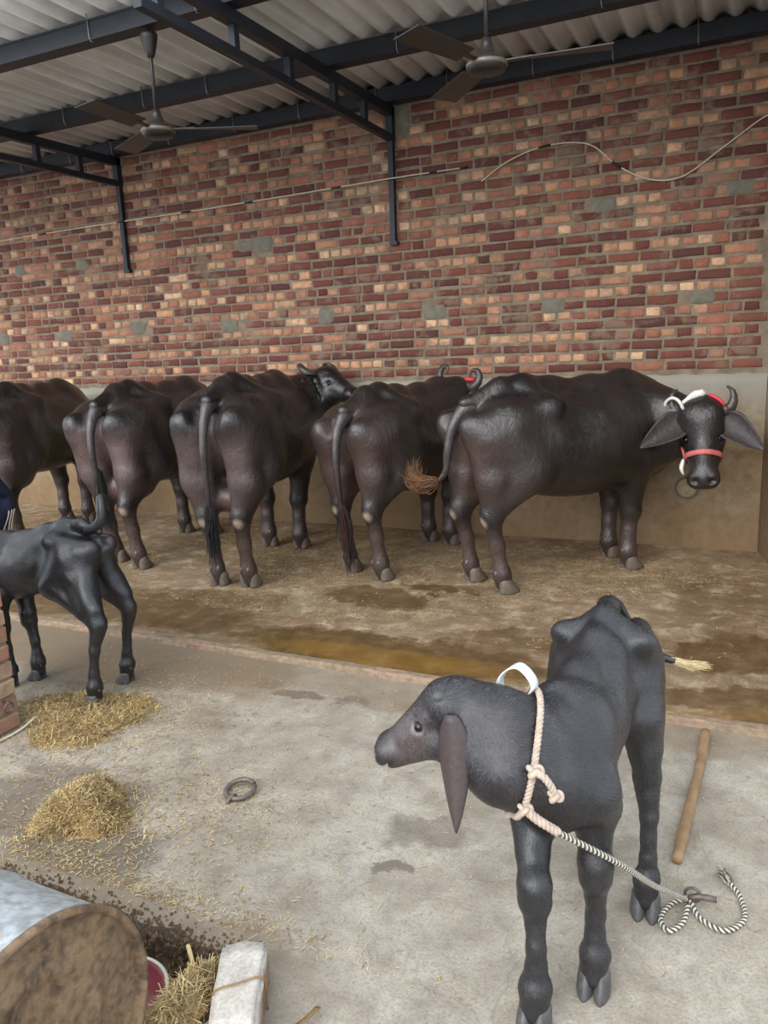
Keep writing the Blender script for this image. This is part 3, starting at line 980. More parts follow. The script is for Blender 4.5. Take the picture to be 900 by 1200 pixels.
def buffalo(org, heading, label, hind, front, poll, muz, face, tail, vox=.015, hipz=1.42, sw=None, ud=True, horns=None, ears=True, wide=1.0, belly=.57, extra=None, tones=None, nkr=1.0):
    """heading angle of +x local. hind/front: [(x,y) left, (x,y) right] in local metres"""
    root = empty('water_buffalo', (org[0], org[1], 0), heading)
    tag(root, label, 'buffalo', 'buffaloes standing along the wall')
    B = Body(); dz = hipz - 1.42; w = wide
    Z = lambda z: z + dz * (1.0 if z > 1.1 else max(0, (z - .4) / .7))
    q = lambda x, y, z: np.array([x, y * w, Z(z)])
    # barrel
    bz = (belly + 1.30) / 2
    B.ell(q(.66, 0, bz), (.62, .375 * w, (1.30 - belly) / 2), .12)
    B.ell(q(1.02, 0, .97), (.46, .31 * w, .37), .14)
    B.ell(q(.35, 0, 1.02), (.40, .33 * w, .33), .12)
    # back line
    B.chain([q(-.16, 0, 1.27), q(.10, 0, 1.355), q(.27, 0, 1.375), q(.50, 0, 1.335), (.8, 0, Z(1.315)), (1.08, 0, Z(1.33)), (1.28, 0, Z(1.27))], [.045, .05, .045, .055, .07, .075, .08], .10)
    for s in (-1, 1):
        B.cone(q(.27, s * .09, 1.315), q(.32, s * .255, 1.235), .07, .055, .09)                # hook bone
        B.cone(q(.32, s * .255, 1.22), q(-.17, s * .165, 1.13), .06, .075, .10)                 # hip to pin
        B.ball(q(-.20, s * .155, 1.14), .075, .06)                                              # pin bone
        B.cone(q(.06, s * .15, 1.10), q(.17, s * .20, .84), .20, .155, .10)                     # thigh
        hx, hy = hind[0] if s > 0 else hind[1]
        sy = s * .205 * w
        hk = np.array([hx - .085, hy * .75 + s * .16 * .25, .50])
        B.cone(q(-.10, s * .155, 1.04), (hx * .4 - .07, s * .165 * w, .78), .135, .10, .09)      # ham
        B.cone((hx * .4 - .07, s * .165 * w, .78), hk + (-.01, 0, .02), .105, .055, .06)
        B.cone((.19, sy, Z(.82)), hk + (.03, 0, .05), .135, .062, .08)
        B.ball(hk + (-.035, 0, .045), .042, .05)
        B.chain([hk, np.array([hx - .045, hy, .33]), np.array([hx - .02, hy, .17]), np.array([hx - .012, hy, .125]), np.array([hx + .005, hy, .06])], [.066, .050, .050, .058, .055], .035)
        fx, fy = front[0] if s > 0 else front[1]
        B.cone(q(1.06, s * .10, 1.24), q(1.27, s * .19, .93), .10, .12, .10)
        B.cone(q(1.27, s * .19, .93), (fx * .6 + 1.1 * .4 - .03, s * .19 * w, .76), .125, .105, .08)
        kn = np.array([fx + .005, fy * .85 + s * .17 * .15, .43])
        B.cone((fx * .6 + 1.1 * .4 - .02, s * .185 * w, .78), kn, .105, .068, .06)
        B.ball(kn + (.01, 0, 0), .07, .03)
        B.chain([kn, np.array([fx - .005, fy, .28]), np.array([fx - .01, fy, .13]), np.array([fx + .008, fy, .06])], [.064, .050, .060, .056], .03)
    # flank hollow, brisket, udder
    for s in (-1, 1): B.ell(q(.52, s * .40, 1.17), (.13, .10, .10), .12, sub=True)
    for s in (-1, 1): B.ell(q(-.26, s * .075, 1.21), (.10, .035, .09), .05, sub=True)
    B.ell((1.30, 0, .80), (.17, .15, .16), .12)
    if ud: B.ell((.20, 0, .63), (.21, .16, .13), .09)
    # neck and head
    H = HeadFrame(poll, muz, face)
    nk = H(.10, 0, -.11); th = H(.24, 0, -.19)
    nb = np.array([1.18, 0, Z(1.22)]); tb = np.array([1.30, 0, .98])
    B.cone(nb, (nb + nk) / 2, .13 * nkr, .115 * nkr, .12); B.cone((nb + nk) / 2, nk, .115 * nkr, .095 * nkr, .09)
    B.cone(tb, (tb + th) / 2, .20 * nkr, .125 * nkr, .14); B.cone((tb + th) / 2, th, .125 * nkr, .08 * nkr, .09)
    B.cone((nb + tb) / 2, (nk + th) / 2, .19 * nkr, .105 * nkr, .12)
    nd = (nk + th - nb - tb) / 2; nl = np.cross(nd, (0, 0, 1)); nl /= np.linalg.norm(nl)
    for u in (.28, .42, .55, .68):                      # skin folds round the neck
        tpp = nb + (nk - nb) * u; bt = tb + (th - tb) * u; md = (tpp + bt) / 2; rr_ = (.185 - .075 * u) * nkr
        for s in (-1, 1):
            B.cone(tpp + (0, 0, .06) + nl * s * .10 * nkr, md + nl * s * (rr_ + .012), .010, .014, .022, sub=True)
            B.cone(md + nl * s * (rr_ + .012), bt + nl * s * .11 * nkr - (0, 0, .03), .014, .009, .022, sub=True)
    head_shapes(B, H)
    me = B.mesh('body', vox, 2, noise=((7, .012), (2.5, .012)))
    tc_, ts_ = tones or (BROWN, .7)
    blobs = [((-.12, 0, .92), (.24, .38, .36), tc_, ts_), ((.05, .25, .8), (.22, .16, .3), GREYB, .6), ((.05, -.25, .8), (.22, .16, .3), GREYB, .6),
             ((.2, 0, .58), (.30, .22, .14), PINK, .7), ((.7, 0, .55), (.5, .25, .12), BROWN, .5)]
    for s, (hx, hy) in zip((1, -1), hind):
        blobs += [((hx - .05, hy, .25), (.14, .12, .25), BROWN, .6), ((hx - .155, hy * .75 + s * .04, .50), .045, PALE_, .9)]
    for s, (fx, fy) in zip((1, -1), front):
        blobs += [((fx, fy, .2), (.14, .12, .28), BROWN, .5)]
    paint(me, B.V, blobs)
    body = link('body', me, MAT['skin'], root)
    for s, (hx, hy) in zip((1, -1), hind): hoof(root, hx - .005, hy, s * .08, 1.12, 'hoof')
    for s, (fx, fy) in zip((1, -1), front): hoof(root, fx, fy, s * .1, 1.12, 'hoof')
    eyes(root, H)
    # tail
    tp = spline(tail, 26)
    n = len(tp); rr = [(.042 + .012 * math.sin(PI * min(1, u * 2.2)) + .004 * math.sin(u * 30)) * (1 - u) ** .9 + .015 for u in np.linspace(0, 1, n)]
    m = MB(); m.tube(tp, rr, 10, squash=(1, .8)); tl = m.build('tail', MAT['skin'], root, True)
    paint(tl.data, np.array([v.co[:] for v in tl.data.vertices]), [((-.25, 0, 1.1), (.3, .3, .42), GREYB, .75)])
    if sw:
        strands('tail_switch', None, sw['path'], 1, sw.get('n', 150), sw.get('spread', .03), sw['mats'], tl, r=.0022)
    if horns == 'curl':
        for s in (-1, 1):
            horn(root, [H(.035, s * .095, -.05), H(.03, s * .16, -.09), H(-.0, s * .20, -.15), H(-.06, s * .20, -.19), H(-.10, s * .165, -.16), H(-.09, s * .15, -.11)], .042 * H.k)
    elif horns: horns(root, H)
    else:
        for s in (-1, 1):
            horn(root, [H(.035, s * .095, -.05), H(.06, s * .17, -.11), H(.04, s * .21, -.19), H(-.02, s * .22, -.24), H(-.06, s * .20, -.22)], .042 * H.k)
    if ears is True:
        for s in (-1, 1): ear(root, H(.10, s * .115, -.10), H(.15, s * .36, -.15), H.a * 1.0 + H.n * .3 * s, .15 * H.k, 'ear', cup=.3)
    elif ears: ears(root, H)
    if extra: extra(root, H, B)
    return root

def hangtail(x0=-.20, zt=1.30, zend=.62, out=.13, sway=0.0):
    return [(x0 + .16, 0, zt - .055), (x0 + .08, 0, zt - .055), (x0 + .01, sway * .1, zt - .10), (x0 - .048, sway * .2, zt - .20), (x0 - .072, sway * .4, zt - .36), (x0 - .058, sway * .7, zt - .54), (x0 - .035, sway, zend)]

# ---- the five adults
def std(hxL=0.0, hxR=0.0, fxL=1.14, fxR=1.14, hw=.16, fw=.15):
    return [(hxL, hw), (hxR, -hw)], [(fxL, fw), (fxR, -fw)]

# leftmost, cut by the frame
h, f = std(.02, -.04, 1.18, 1.12)
buffalo((-6.0, 4.66), math.radians(106), 'black buffalo at the far left, cut off by the picture edge', h, f, (1.80, .12, 1.24), (2.02, .22, .80), (.8, .2, .4), hangtail(zt=1.35), .02, 1.47,
        sw=dict(path=[(-.235, 0, .68), (-.23, 0, .5), (-.23, 0, .30)], mats=['hair_dark'], n=60))
# second from left
h, f = std(.10, -.05, 1.10, 1.10)
buffalo((-4.50, 4.55), math.radians(97), 'greyish brown buffalo directly behind the left calf, tail hanging straight', h, f, (1.80, .05, 1.18), (2.0, .10, .74), (.8, .1, .4), hangtail(sway=-.02, zend=.75, zt=1.34), .016, 1.46, wide=1.12, tones=(lin((126, 104, 101)), .8),
        sw=dict(path=[(-.24, -.02, .82), (-.23, -.02, .6), (-.23, -.01, .30)], mats=['hair_dark'], n=140, spread=.028))
# third, head raised and looking to the right
h, f = std(.02, .0, 1.10, 1.06, hw=.125)
def horns3(root, H):
    for s in (-1, 1):
        horn(root, [H(.035, s * .09, -.05), H(.03, s * .17, -.05), H(-.04, s * .215, -.03), H(-.115, s * .20, -.02), H(-.135, s * .15, -.03), H(-.09, s * .13, -.04)], .046)
def ears3(root, H):
    for s in (-1, 1): ear(root, H(.09, s * .10, -.08), H(-.12, s * .33, -.13), H.n * 1.0 + H.a * .4, .14, 'ear', cup=.3 * s)
L3 = tolocal((-3.31, 4.36), math.radians(102))
buffalo((-3.31, 4.36), math.radians(102), 'big brown-black buffalo with bony peaked rump, head raised behind it', h, f, L3((-3.34, 5.90, 1.49)), L3((-2.93, 5.78, 1.29)), tolocal((0, 0), math.radians(102))((.45, -.1, .9)), hangtail(sway=.02, zend=.60, zt=1.385), .013, 1.50, wide=1.08, tones=(lin((106, 90, 88)), .8), nkr=.82,
        sw=dict(path=[(-.235, .02, .64), (-.23, .02, .48), (-.22, .02, .22)], mats=['hair_dark'], n=170, spread=.030), horns=horns3, ears=ears3)
# fourth, black rump, rust tail tip; horns show above its back
h, f = std(.05, -.02, 1.08, 1.06, hw=.165, fw=.11)
L4 = tolocal((-2.49, 4.86), math.radians(80))
def horns4(root, H):
    for s in (-1, 1):
        horn(root, [H(.035, s * .09, -.05), H(.03, s * .17, -.06), H(-.04, s * .205, -.03), H(-.10, s * .175, -.01), H(-.095, s * .125, -.02), H(-.05, s * .12, -.04)], .045)
    m = MB(); p = [H(-.0, x, -.06 + .04 * abs(x) / .1) + np.array([0, 0, .015]) for x in np.linspace(-.15, -.06, 8)]
    m.tube(p, [.01, .02, .024, .02, .026, .02, .02, .012], 8); m.build('ribbon', MAT['ribbon'], root, True)
buffalo((-2.49, 4.86), math.radians(80), 'black buffalo in the middle with glossy rump and rusty tail tip', h, f, L4((-2.12, 6.02, 1.36)), L4((-2.16, 6.12, .88)), (.55, -.1, .7), hangtail(sway=.0, zend=.52, zt=1.26), .013, 1.38, ud=False,
        sw=dict(path=[(-.24, 0, .58), (-.21, -.01, .38), (-.18, -.02, .06)], mats=['hair_dark', 'hair_rust'], n=160, spread=.03), horns=horns4)
# fifth, facing the viewer with a halter
O5 = (-1.55, 4.90); A5 = math.radians(47)
L5 = tolocal(O5, A5)
hl = [tuple(L5((-1.70, 4.99))), tuple(L5((-1.42, 4.80)))]
fl = [tuple(L5((-.90, 5.87))), tuple(L5((-.72, 5.60)))]
d5 = lambda v: tolocal((0, 0), A5)(v)
def horns5(root, H):
    for s in (-1, 1):
        horn(root, [H(.06, s * .10, -.06), H(.05, s * .155, -.06), H(.00, s * .18, -.05), H(-.055, s * .175, -.04), H(-.09, s * .145, -.05)], .046)
def ears5(root, H):
    ear(root, H(.105, .105, -.07), H(.33, .345, -.02), H.a * .75 - H.l * .65, .18, 'ear', cup=-.25, tint=lin((52, 42, 42)))
    ear(root, H(.105, -.105, -.06), H(.29, -.37, .05), H.a * .8 + H.l * .6, .18, 'ear', cup=.25, tint=lin((52, 42, 42)))
def extra5(root, H, B):
    B = Body(); head_shapes(B, H)
    ha = empty('halter', (0, 0, 0)); ha.parent = root
    lp = []
    for k in range(40):
        th = 2 * PI * k / 40
        dr = H.l * math.cos(th) + H.n * math.sin(th)
        lp.append(B.march(H(.345 - .02 * math.sin(th), 0, -.08) + dr * .26, -dr, .005))
    ha_m = ribbon_mesh(lp + lp[:1], .034, H.a, .003); link('noseband', ha_m, MAT['halter'], ha, True)
    for s in (-1, 1):
        pts = []
        for u in np.linspace(0, 1, 10):
            dr = H.l * s + H.n * (-.05 - .25 * u)
            pts.append(B.march(H(.355 + (.12 - .355) * u, 0, -.10) + dr / np.linalg.norm(dr) * .26, -dr, .004))
        m = MB(); m.tube(pts, .0085, 6); m.build('cheek_strap', MAT['halter'], ha, True)
    top = lambda x, g, o=-.03: B.march(H(-.22, x, o), H.a, g)
    m = MB(); m.tube([top(x, .012) for x in np.linspace(-.125, .02, 9)], [.010, .016, .014, .02, .026, .030, .026, .028, .012], 10); m.build('poll_rope', MAT['white_cloth'], ha, True)
    pts = [H(.05, -.11, .005), H(.0, -.135, .02), H(-.025, -.175, .01), H(-.005, -.215, -.03), H(.04, -.215, -.06)]
    m = MB(); m.tube(spline(pts, 14), .011, 8); m.build('horn_rope', MAT['white_cloth'], ha, True)
    m = MB(); m.tube([top(x, .008) for x in np.linspace(.035, .13, 7)], [.006, .010, .013, .012, .013, .010, .006], 8); m.build('poll_ribbon', MAT['ribbon'], ha, True)
    pts = [H(.34, -.085, -.10), H(.36, -.115, -.11), H(.41, -.128, -.11), H(.45, -.115, -.11)]
    m = MB(); m.tube(spline(pts, 10), [.008, .012, .018, .022, .024, .026, .024, .02, .014, .008], 8, squash=(.6, 1.2)); m.build('cheek_cloth', MAT['white_cloth'], ha, True)
buffalo(O5, A5, 'large black buffalo at the right facing the viewer in a red halter', hl, fl, L5((-.265, 5.52, 1.215)), L5((-.225, 5.36, .665)), d5((.05, -.95, .25)),
        [(-.04, 0, 1.245), (-.12, 0, 1.245), (-.19, .01, 1.20), (-.25, .02, 1.10), (-.28, .03, .96), (-.29, .05, .83), (-.34, .09, .745)], .013, 1.42, wide=1.02, ud=False,
        sw=dict(path=[(-.36, .09, .76), (-.40, .16, .73), (-.42, .26, .76), (-.38, .35, .86)], mats=['hair_gold', 'hair_rust', 'hair_gold'], n=520, spread=.036),
        horns=horns5, ears=ears5, extra=extra5)

# ------------------------------------------------------------------ calves
def coat(parent, B, count, length, flow, mat, lift=.35, zmin=.05, seed=3, rad=.0006, keep=None, name='coat'):
    """short lying hair over the body surface"""
    g = np.random.default_rng(seed)
    V, F = B.V, B.F
    a = V[F[:, 1]] - V[F[:, 0]]; b = V[F[:, 3]] - V[F[:, 0]]
    N = np.cross(V[F[:, 2]] - V[F[:, 0]], V[F[:, 3]] - V[F[:, 1]])
    ar = np.linalg.norm(N, axis=1); N = N / (ar[:, None] + 1e-12)
    cum = np.cumsum(ar)
    i = np.searchsorted(cum, g.random(count) * cum[-1]); i = np.clip(i, 0, len(F) - 1)
    u, w = g.random((2, count, 1))
    P = V[F[i, 0]] * (1 - u) * (1 - w) + V[F[i, 1]] * u * (1 - w) + V[F[i, 2]] * u * w + V[F[i, 3]] * (1 - u) * w
    N = N[i]
    D = flow(P) + g.normal(size=(count, 3)) * .15
    D -= N * (D * N).sum(1)[:, None]
    D /= np.linalg.norm(D, axis=1)[:, None] + 1e-9
    Ln = (length(P) * g.uniform(.6, 1.2, count))[:, None]
    k = P[:, 2] > zmin
    if keep: k &= keep(P)
    P, N, D, Ln = P[k], N[k], D[k], Ln[k]; n = len(P)
    pts = np.stack([P - N * .001, P + D * Ln * .45 + N * Ln * lift * .55, P + D * Ln + N * Ln * lift * .6], 1)
    cv = bpy.data.hair_curves.new(name)
    cv.add_curves([3] * n)
    cv.attributes['position'].data.foreach_set('vector', pts.astype(np.float32).ravel()) if 'position' in cv.attributes else cv.position_data.foreach_set('vector', pts.astype(np.float32).ravel())
    r = cv.attributes.new('radius', 'FLOAT', 'POINT') if 'radius' not in cv.attributes else cv.attributes['radius']
    r.data.foreach_set('value', np.tile(np.array([rad, rad * .8, rad * .25], np.float32), n))
    cv.materials.append(MAT[mat])
    o = bpy.data.objects.new(name, cv); COL.objects.link(o); o.parent = parent
    return o

def m_hair(name, col, rough=.3):
    t = NT(name)
    h = t.n('BsdfHairPrincipled'); h.parametrization = 'COLOR'
    geo = t.n('NewGeometry'); n = t.noise(geo.outputs['Position'], 6, 4, .6)
    t.l(t.ramp(n, [(.38, tuple(c * .6 for c in col)), (.65, tuple(c * 1.6 for c in col))]), h.inputs['Color'])
    h.inputs['Roughness'].default_value = rough; h.inputs['Radial Roughness'].default_value = .45; h.inputs['Coat'].default_value = .3; h.inputs['IOR'].default_value = 1.8
    out = [q for q in t.t.nodes if q.type == 'OUTPUT_MATERIAL'][0]
    t.t.nodes.remove(t.b); t.l(h.outputs[0], out.inputs['Surface'])
    return t.m
MAT['coat_hair'] = m_hair('calf_coat_hair', (.013, .0125, .0165), .24)
MAT['neck_hair'] = m_hair('calf_neck_hair', (.050, .036, .034), .3)

def calf(org, heading, label, hind, front, neck, poll, muz, face, with_=(.45, 0, .765), bl=1.0, vox=.008, tail=None, tr=.022, sw=None, earpts=None, hairs=0, folds=None):
    root = empty('buffalo_calf', (org[0], org[1], 0), heading)
    tag(root, label, 'calf', 'buffalo calves in the yard')
    B = Body(); w = np.asarray(with_, float)
    X = lambda x: x * bl if x > .1 else x
    B.ell((X(.26), w[1] * .5, .655), (.25 * bl, .122, .150), .06)
    B.ell((X(.40), w[1] * .9, .63), (.16, .100, .160), .06)
    B.ell((.09, 0, .735), (.18, .105, .115), .06)
    B.chain([(-.135, 0, .835), (-.04, 0, .868), (.05, 0, .872), (X(.16), w[1] * .3, .838), (X(.31), w[1] * .7, .795), w + (-.02, 0, 0), w + (.06, 0, -.02)], [.022, .024, .022, .024, .03, .034, .04], .045)
    for s in (-1, 1):
        B.cone((.055, s * .04, .845), (.075, s * .112, .815), .030, .024, .035)
        B.cone((.075, s * .112, .805), (-.125, s * .07, .765), .030, .034, .05)
        B.ball((-.135, s * .068, .765), .034, .03)
        B.cone((0, s * .080, .72), (.085, s * .105, .585), .088, .064, .05)
        hx, hy = hind[0] if s > 0 else hind[1]
        hk = np.array([hx - .055, hy * .8 + s * .085 * .2, .395])
        B.cone((-.085, s * .068, .715), (hx * .5 - .06, s * .08 * .5 + hy * .5, .535), .062, .046, .05)
        B.cone((hx * .5 - .06, s * .08 * .5 + hy * .5, .535), hk + (-.006, 0, .02), .044, .026, .03)
        B.cone((.085, s * .105, .585), hk + (.014, 0, .03), .060, .032, .04)
        B.ball(hk + (-.02, 0, .03), .024, .03)
        B.cone((-.02, s * .085, .64), hk + (0, 0, .10), .07, .026, .05)
        B.chain([hk, np.array([hx - .03, hy, .29]), np.array([hx - .012, hy, .165]), np.array([hx - .006, hy, .105]), np.array([hx + .004, hy, .04])], [.039, .024, .024, .037, .034], .016)
        fx, fy = front[0] if s > 0 else front[1]
        B.cone(w + (-.03, s * .05, -.02), (X(.505), w[1] + s * .082, .575), .048, .06, .055)
        el = np.array([X(.455), w[1] + s * .085, .515]); 
        B.cone((X(.505), w[1] + s * .082, .575), el, .062, .056, .04)
        kn = np.array([fx * .82 + X(.48) * .18, fy * .85 + (w[1] + s * .085) * .15, .345])
        B.cone(el, kn + (0, 0, .03), .060, .035, .03)
        B.cone(kn + (.006, 0, .025), kn + (.006, 0, -.015), .044, .042, .02)
        B.chain([kn + (0, 0, -.02), np.array([fx * .95 + kn[0] * .05 - .004, fy, .215]), np.array([fx - .004, fy, .15]), np.array([fx, fy, .10]), np.array([fx + .008, fy, .04])], [.034, .024, .025, .038, .034], .016)
    for s in (-1, 1):
        B.ell((.165, s * .135, .77), (.055, .04, .05), .05, sub=True)
        B.ell((-.13, s * .03, .80), (.05, .014, .05), .025, sub=True)
    B.ell((X(.53), w[1], .535), (.055, .06, .07), .05)
    H = HeadFrame(poll, muz, face)
    for a, b, ra, rb in neck: B.cone(a, b, ra, rb, .06)
    if folds:
        for pts_ in folds: B.chain_sub(pts_, .010, .024)
    k = H.k
    B.ball(H(.05, 0, -.075), .098 * k, .05 * k)             # domed calf forehead
    B.cone(H(.475, -.03, -.07), H(.475, .03, -.07), .068 * k, .068 * k, .04 * k); B.cone(H(.25, 0, -.12), H(.42, 0, -.10), .085 * k, .062 * k, .05 * k)
    head_shapes(B, H, True)
    me = B.mesh('body', vox, 1, noise=((22, .006), (9, .006)))
    blobs = [(H(.3, 0, -.1), (.16, .10, .12), lin((100, 86, 84)), .8), (H(.235, .12, -.04), .026, lin((128, 108, 106)), .6), (H(.235, -.12, -.04), .026, lin((128, 108, 106)), .6), (H(.52, 0, -.06), .05, lin((88, 78, 78)), .7), (H(.53, .062, -.03), .012, (.006, .005, .005), .95), (H(.53, -.062, -.03), .012, (.006, .005, .005), .95)]
    for a, b, ra, rb in neck[-2:]: blobs.append(((np.asarray(a) * .6 + np.asarray(b) * .4), .13, lin((46, 38, 38)), .5))
    paint(me, B.V, blobs)
    body = link('body', me, MAT['coat'], root)
    for s, (hx, hy) in zip((1, -1), hind): hoof(root, hx, hy, s * .06, .66, 'hoof_dark')
    for s, (fx, fy) in zip((1, -1), front): hoof(root, fx + .004, fy, s * .05, .66, 'hoof_dark')
    eyes(root, H, rs=1.25)
    for s in (-1, 1):         # horn buds
        bm = bmesh.new(); bmesh.ops.create_uvsphere(bm, u_segments=14, v_segments=9, radius=.030 * k)
        for v in bm.verts: v.co.z *= .9
        me2 = bpy.data.meshes.new('horn_bud'); bm.to_mesh(me2); bm.free()
        p = B.march(H(.045, s * .25, .10), H(.06, 0, -.06) - H(.045, s * .25, .10), -.004)
        link('horn_bud', me2, MAT['hoof_dark'], root, True, loc=Vector(p))
    if earpts:
        for b, t_, sd, wd, cp in earpts: ear(root, b, t_, sd, wd, 'calf_ear', cup=cp, neckw=.07, tint=lin((70, 58, 57)))
    tp = spline(tail, 24); n = len(tp)
    m = MB(); m.tube(tp, [tr * (1 - .45 * u) for u in np.linspace(0, 1, n)], 10); tl = m.build('tail', MAT['coat'], root, True)
    paint(tl.data, np.array([v.co[:] for v in tl.data.vertices]), [])
    if sw: strands('tail_switch', None, sw['path'], 1, sw.get('n', 120), sw.get('spread', .012), sw['mats'], tl, r=.0011)
    if hairs:
        ng = np.array([np.asarray(a) for a, b, ra, rb in neck] + [np.asarray(b) for a, b, ra, rb in neck])
        def L0(P):
            dn = np.min(np.linalg.norm(P[:, None] - ng[None], axis=2), axis=1)
            L = np.where(P[:, 2] > .5, np.where(dn < .12, .016, .011), .007)
            dm = np.linalg.norm(P - H(.46, 0, -.07), axis=1)
            return np.where(dm < .16, .004 + .008 * np.clip((dm - .06) / .10, 0, 1), L)
        def flow(P):
            d = np.zeros_like(P); d[:, 0] = -1; d[:, 2] = -.75
            return d
        coat(root, B, hairs, L0, flow, 'coat_hair', lift=.10, rad=.0005)
        coat(root, B, hairs // 3, lambda P: np.full(len(P), .019), flow, 'neck_hair', lift=.09, rad=.0005, seed=8, name='neck_hair',
             keep=lambda P: (np.min(np.linalg.norm(P[:, None] - ng[None, len(neck):], axis=2), axis=1) < .125) & (np.linalg.norm(P - H(.4, 0, -.07), axis=1) > .17) & (P[:, 2] > .5))
    return root, B, H

# foreground calf: looks back over its right side
O1 = (-.345, 2.24); A1 = math.radians(-90)
W1 = tolocal(O1, A1)
E1b = W1((-.602, 1.578, .806)); E1t = W1((-.575, 1.525, .530))
nk1 = [(W1((-.385, 1.76, .69)), W1((-.50, 1.69, .745)), .075, .075), (W1((-.50, 1.69, .745)), W1((-.585, 1.675, .775)), .075, .075),
       (W1((-.385, 1.70, .62)), W1((-.49, 1.655, .655)), .090, .086), (W1((-.49, 1.655, .655)), W1((-.60, 1.65, .70)), .088, .070)]
calf1, B1, H1 = calf(O1, A1, 'black calf in the foreground with a rope collar, head turned sideways',
     [(.15, .150), (.03, -.02)], [(.485, .060), (.650, -.055)], nk1, W1((-.625, 1.665, .848)), W1((-.835, 1.625, .660)), np.array([.05, -.62, .75]),
     with_=(.44, -.035, .755), vox=.0052,
     tail=[(-.10, 0, .855), (-.15, .01, .835), (-.18, .05, .75), (-.175, .10, .695), (-.17, .150, .672), (-.17, .185, .665)], tr=.020,
     sw=dict(path=[(-.17, .165, .67), (-.17, .22, .66), (-.165, .285, .665)], mats=['hair_cream'], n=240, spread=.008),
     earpts=[(E1b, E1t, W1((-1.3, 2.2, .8)) - W1((0, 2.2, .8)), .078, .30), (W1((-.592, 1.75, .78)), W1((-.575, 1.80, .55)), W1((-1, 2.24, .0)) - W1((0, 2.24, 0)), .066, -.3)], hairs=75000,
     folds=[[W1(q) for q in ((-.44, 1.80, .815), (-.365, 1.715, .80), (-.300, 1.665, .735), (-.285, 1.63, .65), (-.325, 1.585, .555))],
            [W1(q) for q in ((-.40, 1.80, .815), (-.335, 1.73, .80), (-.275, 1.69, .735))]])

# calf at the left
O2 = (-2.99, 2.70); A2 = math.radians(190)
nk2 = [((.52, 0, .72), (.66, .02, .76), .075, .072), ((.66, .02, .76), (.76, .03, .80), .072, .07), ((.55, 0, .62), (.67, .02, .66), .10, .085), ((.67, .02, .66), (.78, .03, .70), .085, .068)]
calf2, B2, H2 = calf(O2, A2, 'bluish black calf at the left edge with its tail raised',
     [(-.13, .185), (-.135, -.085)], [(.455, .075), (.375, -.04)], [tuple(q if np.isscalar(q) else (q[0] - .08, q[1], q[2]) for q in t_) for t_ in nk2], (.70, .03, .87), (.91, .05, .70), (.6, 0, .8),
     with_=(.455, 0, .775), bl=.98, vox=.009,
     tail=[(-.06, 0, .845), (-.115, 0, .855), (-.155, -.002, .895), (-.160, -.01, .955), (-.148, -.03, 1.0), (-.14, -.065, .985), (-.135, -.09, .92)], tr=.030,
     sw=dict(path=[(-.135, -.09, .94), (-.135, -.10, .88), (-.14, -.10, .80)], mats=['hair_dark'], n=60, spread=.01),
     earpts=[((.71, .095, .80), (.68, .17, .58), (1, 0, 0), .08, -.3), ((.71, -.035, .80), (.68, -.11, .58), (1, 0, 0), .08, .3)], hairs=0)

# ------------------------------------------------------------------ ropes
def rope(name, path, r, mats, parent, strandsn=3, pitch=.03, n=None):
    path = np.asarray(path, float)
    seg = np.linalg.norm(np.diff(path, axis=0), axis=1); L = seg.sum()
    n = n or max(12, int(L / pitch * 7))
    s = np.concatenate([[0], np.cumsum(seg)]); u = np.linspace(0, L, n)
    P = np.stack([np.interp(u, s, path[:, i]) for i in range(3)], 1)
    t = np.gradient(P, axis=0); t /= np.linalg.norm(t, axis=1)[:, None] + 1e-12
    a = np.array([0, 0, 1.0]) if abs(t[0][2]) < .9 else np.array([1.0, 0, 0])
    A = []
    for i in range(n):
        a = a - t[i] * (a @ t[i]); a /= np.linalg.norm(a); A.append(a)
    A = np.array(A); Bn = np.cross(t, A)
    m = MB()
    for k in range(strandsn):
        ph = 2 * PI * k / strandsn + 2 * PI * u / pitch
        Q = P + (A * np.cos(ph)[:, None] + Bn * np.sin(ph)[:, None]) * r * .55
        m.cur = k % len(mats)
        m.tube(Q, r * .58, 6)
    return m.build(name, [MAT[q] for q in mats], parent, True)

# collar of the foreground calf (local to the calf)
c0 = W1((-.465, 1.685, .675)); axn = W1((-.465 - .85, 1.685 - .30, .675 + .22)) - c0; axn /= np.linalg.norm(axn)
ua = np.cross(axn, (0, 0, 1)); ua /= np.linalg.norm(ua); ub = np.cross(ua, axn)
lp = []
for k in range(48):
    th = 2 * PI * k / 48
    d = ua * math.cos(th) + ub * math.sin(th)
    lp.append(B1.march(c0 + d * .32 - axn * .02, -d, .008))
lp = np.array(lp + lp[:3])
lpw = np.array([(p[1] + O1[0], O1[1] - p[0], p[2]) for p in lp])      # world (heading -90 degrees)
col = empty('tether_rope', (0, 0, 0)); tag(col, 'pale rope collar and braided tether tied to the foreground calf', 'rope')
rope('collar', lpw, .0082, ['rope_pale'], col, 3, .032)
near = min(range(48), key=lambda i: np.linalg.norm(lpw[i] - np.array([-.335, 1.60, .69])))
low = min(range(48), key=lambda i: np.linalg.norm(lpw[i] - np.array([-.35, 1.57, .57])))
def knot(name, c, r, mat, parent):
    m = MB(); c = np.asarray(c)
    t = np.linspace(0, 2 * PI, 60)
    p = np.stack([np.sin(t) + 2 * np.sin(2 * t), np.cos(t) - 2 * np.cos(2 * t), -np.sin(3 * t) * 1.2], 1) * r / 3 + c
    m.tube(p, r * .42, 7, caps=False)
    return m.build(name, MAT[mat], parent, True)
out = np.array([.35, -.85, .2]); out /= np.linalg.norm(out)
kc = lpw[near] + out * .016
knot('knot', kc, .017, 'rope_pale', col)
te = spline([kc, kc + (.025, -.02, .004), kc + (.043, -.018, -.02), kc + (.05, -.012, -.045)], 14)
rope('rope_end', te, .0085, ['rope_pale'], col, 3, .03)
